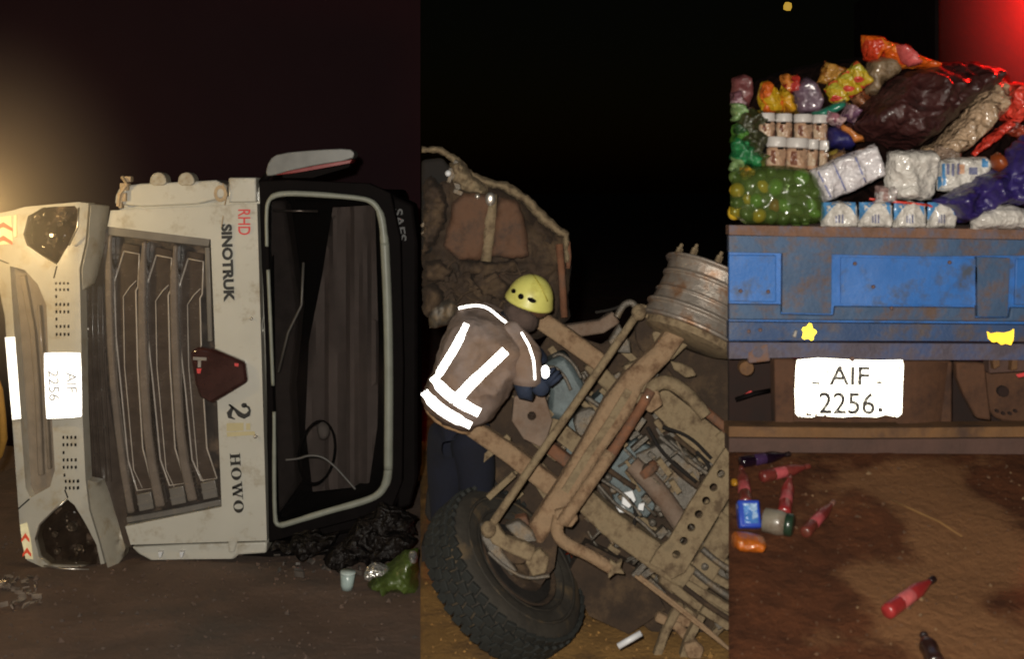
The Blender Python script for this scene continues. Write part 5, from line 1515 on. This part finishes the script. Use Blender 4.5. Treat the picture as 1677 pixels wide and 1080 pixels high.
goods('orange_fruit_bag', 'rust orange round pouch pressed into the purple sheet', 'pouch', mat('rust orange foil', rgb(140, 66, 30, .8), .35, var=.25, coat=.3), [(1622, 256), (1634, 248), (1646, 256), (1648, 274), (1636, 282), (1624, 274)], -.06, .05, edge=10, amp=.01, res=4, seed=81)
MORE = (
    ('crisp_packet', 'small red crisp packet between the orange pack and the grey violet pack', (1292, 138, 15, 17), [rgb(170, 50, 40, .8), rgb(200, 120, 50, .8), rgb(150, 40, 40, .8)], .44),
    ('crisp_packet', 'gold brown crisp packet behind the red and yellow biscuit packs', (1366, 124, 24, 20), [rgb(150, 96, 40, .8), rgb(180, 130, 60, .8), rgb(110, 60, 34, .8)], .52),
    ('crisp_packet', 'dull violet packet just right of the teal pack', (1392, 186, 14, 15), [rgb(120, 84, 110, .8), rgb(150, 120, 130, .8), rgb(90, 60, 84, .8)], .34),
    ('crisp_packet', 'pinkish white sachets bunched under the teal pack', (1366, 196, 16, 11), [rgb(190, 160, 160, .8), rgb(150, 100, 110, .8), rgb(210, 190, 180, .8)], .24),
    ('crisp_packet', 'brown foil packet right behind the upper row of jars, below the violet pack', (1342, 196, 15, 16), [rgb(90, 60, 44, .8), rgb(130, 90, 66, .8), rgb(70, 46, 40, .8)], .40),
    ('crisp_packet', 'dark green packet between the sachets and the upper jars', (1240, 196, 12, 18), [rgb(40, 60, 34, .8), rgb(70, 84, 40, .8), rgb(30, 40, 28, .8)], .38),
    ('crisp_packet', 'pale mauve packet at the far left under the dusty pink pack', (1206, 164, 12, 15), [rgb(170, 140, 146, .8), rgb(120, 80, 90, .8), rgb(196, 170, 168, .8)], .42),
    ('crisp_packet', 'copper packet leaning on the left flank of the dark bag', (1408, 158, 16, 24), [rgb(120, 66, 40, .8), rgb(150, 100, 70, .8), rgb(90, 46, 32, .8)], .50),
    ('crisp_packet', 'tan packet between the navy bag and the tissue multipack', (1372, 258, 16, 12), [rgb(150, 120, 84, .8), rgb(120, 90, 60, .8), rgb(180, 150, 110, .8)], .22),
    ('crisp_packet', 'white crinkled packet between the tissue multipack and the plump white pack', (1448, 318, 16, 14), [rgb(196, 186, 182, .85), rgb(160, 130, 124, .8), rgb(206, 200, 196, .85)], .03),
    ('crisp_packet', 'grey brown packet between the plump white pack and the wrapped roll', (1548, 254, 22, 12), [rgb(130, 110, 96, .8), rgb(160, 136, 118, .8), rgb(100, 80, 70, .8)], .24),
    ('crisp_packet', 'red brown packet under the red strip at the right', (1664, 214, 16, 12), [rgb(150, 60, 40, .8), rgb(110, 50, 44, .8), rgb(170, 90, 50, .8)], .30),
    ('crisp_packet', 'small olive packet between the two rows of green sachets and the jars', (1246, 262, 11, 13), [rgb(86, 96, 44, .8), rgb(60, 70, 36, .8), rgb(120, 126, 60, .8)], .16),
    ('crisp_packet', 'bright yellow packet peeping above the fruit bag at its left end', (1222, 282, 12, 10), [rgb(190, 150, 46, .8), rgb(150, 110, 36, .8), rgb(210, 180, 80, .8)], .12))
for i, (n_, l_, (x, y, a, b), cols_, off_) in enumerate(MORE):
    t0 = i * .7
    pol = [(x + a * sx * math.cos(.5 * math.sin(t0)) - b * sy * math.sin(.5 * math.sin(t0)), y + a * sx * math.sin(.5 * math.sin(t0)) + b * sy * math.cos(.5 * math.sin(t0))) for sx, sy in ((-1, -.9), (-.4, -1), (.5, -.9), (1, -1), (.95, .2), (1, 1), (.2, .9), (-1, 1), (-.9, .1))]
    goods(n_, l_, 'packet', printed('packet print', cols_, 18, .22, .7), [(max(1196, p[0]), p[1]) for p in pol], off_, .03, 'small packets in the load', edge=6, amp=.04, freq=13, res=3.5, seed=160 + i, rough_edge=3)
# white jars in two rows
JW, JL = mat('white jar lid', (0.60, 0.58, 0.57, 1), .35, var=.08, coat=.2), mat('jar glass with cream', rgb(196, 158, 130, .85), .25, var=.14, coat=.5)
JB = printed('jar label print', [rgb(206, 170, 142, .85), rgb(196, 160, 132, .85), rgb(132, 82, 62, .8), rgb(210, 186, 160, .85), rgb(190, 146, 118, .85)], 16, stretch=(1, 1, .6))
def jar(cx, y0, y1, w, off, lab, tilt=0.0):
    c0 = P(cx, y1, D3 + off); s_ = (D3 + off) / F
    h, rr = (y1 - y0) * s_, w / 2 * s_
    t = thing('jar', lab, 'jar', tuple(c0), 'white lidded jars in the load')
    ax = Vector((tilt, 0, 1))
    mb = MB(); mb.lathe([(0, rr * .86), (h * .05, rr * .95), (h * .6, rr * .97), (h * .66, rr * .86)], c0, ax, 22); mb.build('glass', JL, t, smooth=True)
    mb = MB(); mb.lathe([(h * .67, rr * .90), (h * .70, rr), (h * .95, rr), (h, rr * .93)], c0, ax, 22); mb.build('lid', JW, t, bevel=.002)
    mb = MB(); mb.lathe([(h * .12, rr * .975), (h * .13, rr * .985), (h * .55, rr * .985), (h * .56, rr * .97)], c0, ax, 22); mb.build('label', JB, t, smooth=True)
    k = MB()
    a0 = random.uniform(-2.3, -.9)
    for i in range(3):
        for j in range(2):
            a = a0 + .22 * i
            k.box(c0 + ax * (h * (.62 + .0 * j)) + Vector((math.cos(a) * rr * .95, math.sin(a) * rr * .95, 0)), .008, .008, .010)
    k.build('lid_mark', M['cab_black'], t)
posn = ('leftmost', 'second', 'third', 'rightmost')
for i, (cx, w) in enumerate(((1256, 27), (1284, 27), (1315, 31), (1343, 25))):
    jar(cx, 185 + i, 228 + i, w, .24, posn[i] + ' white lidded jar in the upper row of jars')
for i, (cx, w) in enumerate(((1270, 33), (1304, 37), (1330, 18), (1348, 16))):
    jar(cx, 224 + i * 2, 276 + i, w, .14, posn[i] + ' white lidded jar in the lower row of jars', .04)
blob('shrink_wrap', film('clear shrink wrap', (.97, .96, .95, 1), .95, .1, (.05, .05, .05, 1)), [(1238, 182), (1290, 178), (1358, 184), (1360, 232), (1362, 276), (1300, 280), (1252, 276), (1240, 236)], D3 + .04, .02, None, edge=20, amp=.02, freq=12, res=7, seed=84)
tag(bpy.data.objects['shrink_wrap'], 'clear shrink wrap stretched round the two rows of jars', 'shrink wrap')
# green sachets at the left
GL = [printed('green leaf sachet', [rgb(38, 92, 40, .8), rgb(70, 118, 44, .8), rgb(28, 64, 30, .8), rgb(90, 130, 60, .8)], 16), mat('mint green foil', rgb(40, 120, 70, .8), .25, var=.4, coat=.5, bump=.5), mat('olive dark foil', rgb(58, 60, 34, .8), .3, var=.5, coat=.4, bump=.5), mat('pale green foil', rgb(120, 150, 96, .8), .2, var=.4, coat=.6, bump=.5)]
for i, (x, y, s_, k, l) in enumerate(((1206, 184, 14, 3, 'pale green sachet under the dusty pink pack'), (1226, 200, 18, 2, 'dark olive sachet left of the upper row of jars'), (1204, 222, 13, 0, 'leaf green sachet at the left edge below the olive one'), (1234, 236, 16, 2, 'olive sachet tucked beside the lower row of jars'), (1210, 250, 16, 1, 'mint green sachet at the left edge above the net bag'), (1232, 258, 13, 1, 'mint green sachet beside the lower jars'), (1202, 270, 11, 3, 'pale green sachet at the very left above the net bag'))):
    pol = [(x + s_ * (1 + .25 * math.sin(3 * a + i)) * math.cos(a), y + s_ * 1.1 * (1 + .2 * math.cos(2 * a + i)) * math.sin(a)) for a in [2 * PI * j / 10 for j in range(10)]]
    goods('sachet', l, 'sachet', GL[k], [(max(1196, 1.0 * (p[0] - x) * 1.3 + x), (p[1] - y) * 1.3 + y) for p in pol], .30 - .025 * i, .03, 'green sachets at the left of the load', edge=5, amp=.05, freq=13, res=3.5, seed=90 + i, rough_edge=5)
# net bag of green and yellow fruit
nb_ = thing('fruit_bag', 'clear bag of round green and yellow sweets pressed against the tailgate rail', 'bag of sweets', tuple(P(1266, 366, D3 + .1)))
FM = [mat('green sweet', rgb(104, 150, 62, .8), .3, var=.25, coat=.4), mat('dull green sweet', rgb(76, 96, 44, .8), .35, var=.3, coat=.4), mat('yellow sweet', rgb(200, 164, 44, .8), .3, var=.25, coat=.5), mat('orange sweet', rgb(156, 96, 46, .8), .35, var=.3)]
r = random.Random(17)
spots = [(1204, 308, 2), (1226, 288, 2), (1244, 306, 2), (1222, 326, 2), (1206, 350, 2), (1240, 350, 2), (1264, 338, 3), (1270, 308, 0), (1284, 340, 0), (1312, 292, 0), (1328, 334, 0), (1246, 286, 1), (1266, 284, 1), (1290, 288, 1), (1298, 312, 1), (1318, 314, 1), (1306, 344, 1), (1336, 352, 0), (1224, 306, 1), (1202, 330, 1), (1242, 328, 0), (1222, 352, 1), (1260, 358, 1), (1298, 360, 1), (1318, 358, 1), (1208, 290, 1), (1332, 312, 1), (1280, 362, 1)]
for x, y, k in spots:
    rr = r.uniform(.026, .044)
    mb = MB(); mb.ball(P(x + r.uniform(-5, 5), y + r.uniform(-4, 4), D3 + .06 + r.uniform(-.015, .05) + max(0, (330 - y)) * .001), rr, 7, (r.uniform(.8, 1.15), .9, r.uniform(.8, 1.15)), Matrix.Rotation(r.uniform(0, 3), 3, 'Y'))
    mb.build('sweet', FM[k], nb_, smooth=True)
mb = blob_mesh([(1196, 300), (1210, 280), (1250, 272), (1300, 274), (1330, 284), (1340, 310), (1348, 340), (1346, 366), (1300, 368), (1196, 368)], D3 + .20, .06, edge=30, amp=.02, freq=9, res=8, seed=98)
mb.build('filling', FM[1], nb_, smooth=True)
mb = blob_mesh([(1196, 298), (1208, 278), (1250, 270), (1300, 272), (1334, 282), (1343, 310), (1350, 340), (1347, 367), (1300, 368), (1196, 368)], D3 + .07, .09, edge=24, amp=.02, freq=14, res=6, seed=99)
mb.build('clear_film', film('clear bag film', (.86, .94, .76, 1), .58, .2, rgb(88, 104, 56, .8)), nb_, smooth=True)
# white packs
WB = printed('white pack with blue print', [rgb(206, 202, 200, .85), rgb(206, 202, 200, .85), rgb(96, 140, 180, .8), rgb(196, 196, 200, .85), rgb(208, 204, 204, .85), rgb(150, 170, 200, .8)], 9, .35, .3)
WP = mat('white sugar pack', rgb(204, 198, 190, .85), .36, var=.10, coat=.35, bump=.3, crease=.5, crease_scale=18)
tis = thing('tissue_pack', 'tilted white tissue multipack with thin blue seams in front of the jars', 'tissue pack', tuple(P(1384, 326, D3 + .1)))
def quadpack(a, b, c, d, off, bulge, m, name, parent, **k):
    mb = blob_mesh([a, b, c, d], D3 + off, bulge, **k)
    return mb.build(name, m, parent, smooth=True)
A, B_, C_, D_ = Vector((1324, 280)), Vector((1432, 235)), Vector((1449, 287)), Vector((1348, 332))
def tis_trend(x, y):
    f = ((x - 1324) * .92 - (y - 280) * .39) / 117 * 3
    return -.022 * abs(math.sin(max(0, min(3, f)) * PI)) ** .5
tmb = blob_mesh([tuple(A), tuple(A.lerp(B_, .5) + Vector((0, -3))), tuple(B_), tuple(C_), tuple(C_.lerp(D_, .5) + Vector((0, 3))), tuple(D_)], D3 + .08, .05, edge=9, amp=.022, freq=11, res=4, seed=110, smooth_it=0, rough_edge=2, trend=tis_trend)
tbv = BVHTree.FromPolygons(tmb.front[0], tmb.front[1])
tmb.build('film_wrap', mat('white tissue film', rgb(204, 198, 200, .9), .3, var=.10, coat=.4, bump=.3, crease=.5, crease_scale=18), tis, smooth=True)
for f in (.12, .36, .68):
    ln = []
    for j in range(8):
        q = A.lerp(B_, f).lerp(D_.lerp(C_, f + .02), .04 + .92 * j / 7)
        d = (P(q.x, q.y, D3) - Vector((0, 0, H))).normalized(); hh = tbv.ray_cast(Vector((0, 0, H)), d)
        ln.append(hh[0] if hh[0] else P(q.x, q.y, D3 + .04))
    mb = MB(); mb.tube(ln, .004, 6)
    mb.build('blue_seam', mat('blue print', rgb(100, 108, 160, .85), .4), tis, smooth=True)
goods('sugar_pack', 'plump white pack in the middle of the load, above the blue and white packs', 'sugar pack', WP, [(1452, 250), (1470, 245), (1530, 246), (1536, 262), (1532, 300), (1526, 328), (1480, 328), (1446, 324), (1450, 280)], .08, .05, edge=12, amp=.035, freq=7, res=5, seed=114)
def pack(label, poly, off, seed, print_):
    t = thing('flour_pack', label, 'flour pack', tuple(P(poly[0][0], poly[0][1], D3 + off)), 'blue and white packs along the tailgate')
    mb = blob_mesh(poly, D3 + off, .035, edge=8, amp=.018, freq=10, res=4, seed=seed, smooth_it=0, rough_edge=1.5)
    b_ = BVHTree.FromPolygons(mb.front[0], mb.front[1])
    mb.build('wrapper', WP, t, smooth=True)
    xs = [p[0] for p in poly]; ys = [p[1] for p in poly]
    cx, cy, w_, h_ = (min(xs) + max(xs)) / 2, (min(ys) + max(ys)) / 2, max(xs) - min(xs), max(ys) - min(ys)
    def stick(name, rects, m):
        vs, fs = [], []
        for qd in rects:
            k = len(vs)
            for j in range(4):
                for i in range(4):
                    if len(qd) == 4 and not isinstance(qd[0], tuple):
                        a0, b0, a1, b1 = qd; cs = ((a0, b0), (a1, b0), (a1, b1), (a0, b1))
                    else: cs = qd
                    tp_ = Vector(cs[0]).lerp(Vector(cs[1]), i / 3); bt_ = Vector(cs[3]).lerp(Vector(cs[2]), i / 3)
                    uv_ = tp_.lerp(bt_, j / 3)
                    px, py = cx + w_ * uv_.x, cy + h_ * uv_.y
                    d = (P(px, py, D3) - Vector((0, 0, H))).normalized(); hh = b_.ray_cast(Vector((0, 0, H)), d)
                    vs.append((hh[0] if hh[0] else P(px, py, D3 + off - .03)) - d * .003)
            for j in range(3):
                for i in range(3): fs.append((k + j * 4 + i, k + j * 4 + i + 1, k + j * 4 + i + 5, k + j * 4 + i + 4))
        m2 = MB(); m2.add(vs, fs); m2.build(name, m, t, smooth=True)
    blue_ = mat('blue pack print', rgb(76, 134, 184, .85), .35, var=.3, scale=25, coat=.3)
    for pr_ in print_[0]: stick('printed_band', [pr_], blue_)
    for pr_ in print_[1]: stick('printed_mark', [pr_], mat('slate pack print', rgb(110, 112, 140, .85), .35, var=.3, scale=40))
    if len(print_) > 2: stick('printed_patch', print_[2], mat('beige pack print', rgb(196, 150, 120, .85), .35, var=.3, scale=40))
corner = [((-.46, -.44), (.02, -.46), (-.2, -.2), (-.46, .22)), ((.1, -.46), (.47, -.44), (.47, .05), (.34, -.26))]
for i, (x0, x1) in enumerate(((1343, 1404), (1405, 1461), (1462, 1516), (1517, 1566))):
    pack(posn[i] + ' blue and white pack in the row along the tailgate rail', [(x0 + 3, 333), (x0 + 30, 329), (x1 - 2, 333), (x1 - 1, 374), (x0, 374)], .05, 120 + i,
         (corner, [(.0, .0, .05, .32), (.09, .0, .14, .32), (-.08, .05, -.03, .3)]))
pack('blue and white pack lying level above the purple sheet', [(1534, 262), (1560, 258), (1614, 256), (1622, 270), (1612, 300), (1560, 316), (1534, 312)], .12, 125,
     ([(-.48, .05, -.32, .4), (-.40, -.3, -.34, .1), (.34, -.44, .46, -.2)], [(-.32, -.3, -.26, .0), (-.22, -.3, -.17, .05), (-.12, -.3, -.06, .0), (.1, -.2, .26, .0)], [(-.08, -.28, .02, -.02)]))
goods('sugar_pack', 'white pack bulging out under the purple sheet at the right', 'sugar pack', WP, [(1588, 350), (1630, 334), (1660, 336), (1700, 350), (1720, 376), (1590, 376)], .0, .06, edge=16, amp=.012, seed=130)
mb = MB(); mb.tube([P(1424, 326, D3 + .06), P(1470, 331, D3 + .0), P(1520, 336, D3 + .0), P(1530, 340, D3 + .02)], .006, 6)
tag(mb.build('string', M['redbag'], smooth=True, base=True), 'thin red cord lying across the blue and white packs', 'cord')

# ---- bottles and litter on the bank
def bottle(label, a, b, wpx, body, cap, lab=None, group='soft drink bottles on the dirt', kind='bottle', lift=0.0):
    D = G3(*a).y
    rr = wpx / 2 * D / F
    p0, p1 = G3(a[0], a[1], rr + lift), G3(b[0], b[1], rr * .9 + lift)
    L_ = (p1 - p0).length; ax = (p1 - p0).normalized()
    t = thing('bottle', label, kind, tuple(p0 - Vector((0, 0, rr))), group)
    mb = MB(); mb.lathe([(0, rr * .7), (.02 * L_, rr * .95), (.06 * L_, rr), (.22 * L_, rr), (.26 * L_, rr * .93), (.50 * L_, rr * .93), (.54 * L_, rr), (.64 * L_, rr * .96), (.76 * L_, rr * .68), (.86 * L_, rr * .40), (.91 * L_, rr * .36)], p0, ax, 22)
    mb.build('bottle_body', body, t, smooth=True)
    mb = MB(); mb.lathe([(.90 * L_, rr * .42), (.905 * L_, rr * .44), (.99 * L_, rr * .44), (L_, rr * .38)], p0, ax, 16)
    mb.build('cap', cap, t, bevel=.001)
    if lab:
        mb = MB(); mb.lathe([(.27 * L_, rr * .935), (.275 * L_, rr * .955), (.485 * L_, rr * .955), (.49 * L_, rr * .935)], p0, ax, 22)
        mb.build('label', lab, t, smooth=True)
    return t
RB = mat('red drink bottle', rgb(150, 44, 44, .8), .35, var=.3, scale=14, coat=.5)
RD = mat('dull red drink bottle', rgb(118, 48, 42, .75), .4, var=.35, scale=14, coat=.3, dirt=rgb(84, 50, 34, .8), dirt_amt=.35)
PK = mat('pink label film', rgb(176, 80, 84, .8), .35, var=.25, scale=22)
BK = mat('dark bottle', rgb(26, 14, 26, .8), .12, var=.4, coat=.8)
DK = mat('dark cap', rgb(34, 20, 20, .8), .4)
bottle('dark glossy bottle lying under the truck bumper', (1212, 758), (1294, 744), 20, BK, DK, mat('dark violet label', rgb(60, 40, 72, .8), .25))
bottle('dull red bottle lying just below the dark glossy bottle', (1246, 782), (1326, 764), 20, RD, RD, PK)
bottle('upright looking red bottle at the left edge of the dirt, above the blue carton', (1222, 826), (1214, 766), 22, RD, RD, PK)
bottle('red bottle pointing away just behind the pale green can', (1284, 842), (1294, 780), 22, RB, RD, PK)
bottle('dusty red bottle lying alone to the right of the can', (1318, 874), (1366, 822), 20, RD, mat('pale cap', rgb(130, 90, 76, .8), .5), PK)
bottle('bright red bottle with dark cap lying in the pale sand', (1452, 1004), (1530, 948), 26, RB, DK, mat('rose label film', rgb(196, 96, 96, .8), .35, var=.3, scale=22))
bottle('dark brown bottle at the bottom edge of the dirt', (1534, 1092), (1512, 1040), 32, mat('dark brown dirty bottle', rgb(46, 28, 24, .8), .3, var=.4, coat=.5), DK, None)
def carton(label, a, wpx, hpx, m, m2):
    q = G3(*a); s_ = q.y / F
    t = thing('carton', label, 'carton', tuple(q))
    R = Matrix.Rotation(math.radians(-28), 3, 'X')
    w_, h_ = wpx * s_, hpx * s_ * 1.02
    mb = MB(); mb.box(q + Vector((0, .03, h_ / 2)), w_, .06, h_, R); mb.build('carton_body', m, t, bevel=.008)
    mb = MB(); mb.box(q + Vector((0, .03, h_ / 2)) + R @ Vector((w_ * .05, -.032, .0)), w_ * .62, .004, h_ * .72, R); mb.build('printed_panel', m2, t, bevel=.001)
carton('small bright blue carton with pale print at the left edge of the dirt', (1228, 870), 36, 44, mat('blue carton', rgb(34, 66, 170, .8), .35, var=.15, coat=.3), printed('pale blue print', [rgb(90, 140, 206, .8), rgb(150, 180, 216, .8), rgb(70, 120, 190, .8)], 30))
cn = thing('drink_can', 'pale can with a dark green end beside the blue carton', 'can', tuple(G3(1262, 872)))
p0, p1 = G3(1252, 852, .05), G3(1290, 860, .05)
mb = MB(); mb.lathe([(-.005, .040), (0, .050), (.06, .052), (.085, .046)], p0, p1 - p0, 24); mb.build('can_wall', mat('pale can', rgb(130, 122, 108, .8), .35, var=.3, coat=.3, dirt=rgb(90, 70, 56, .8), dirt_amt=.3), cn, smooth=True)
mb = MB(); mb.lathe([(.086, .044), (.09, .048), (.115, .046), (.12, .036)], p0, p1 - p0, 24); mb.build('lid', mat('dark green lid', rgb(34, 52, 38, .8), .3, var=.3, coat=.4), cn, smooth=True)
def ground_blob(name, label, cat, m, poly, bulge, **k):
    xs = [p[0] for p in poly]; ys = [p[1] for p in poly]
    q = G3(sum(xs) / len(xs), max(ys))
    k.setdefault('edge', 9); k.setdefault('res', 4); k.setdefault('amp', .015); k.setdefault('freq', 16)
    return tag(blob(name, m, poly, q.y, bulge, None, **k), label, cat)
ground_blob('orange_packet', 'shiny orange packet lying below the blue carton', 'packet', mat('orange foil packet', rgb(178, 92, 26, .8), .2, var=.35, coat=.7, bump=.5), [(1198, 872), (1216, 872), (1240, 876), (1254, 882), (1252, 900), (1226, 904), (1198, 898)], .06, seed=140)
ground_blob('yellow_disc', 'small yellow disc at the left edge of the dirt', 'disc', mat('yellow top', rgb(170, 120, 30, .8), .4), [(1197, 785), (1206, 784), (1211, 791), (1205, 797), (1197, 797)], .02, seed=141)
mb = MB(); mb.tube([G3(x, y, .012) for x, y in ((1462, 820), (1500, 838), (1540, 856), (1576, 880))], [.004, .006, .005, .003], 6)
tag(mb.build('twig', mat('dry twig', rgb(120, 86, 46, .9), .9), smooth=True, base=True), 'dry twig lying across the dirt below the number plate', 'twig')
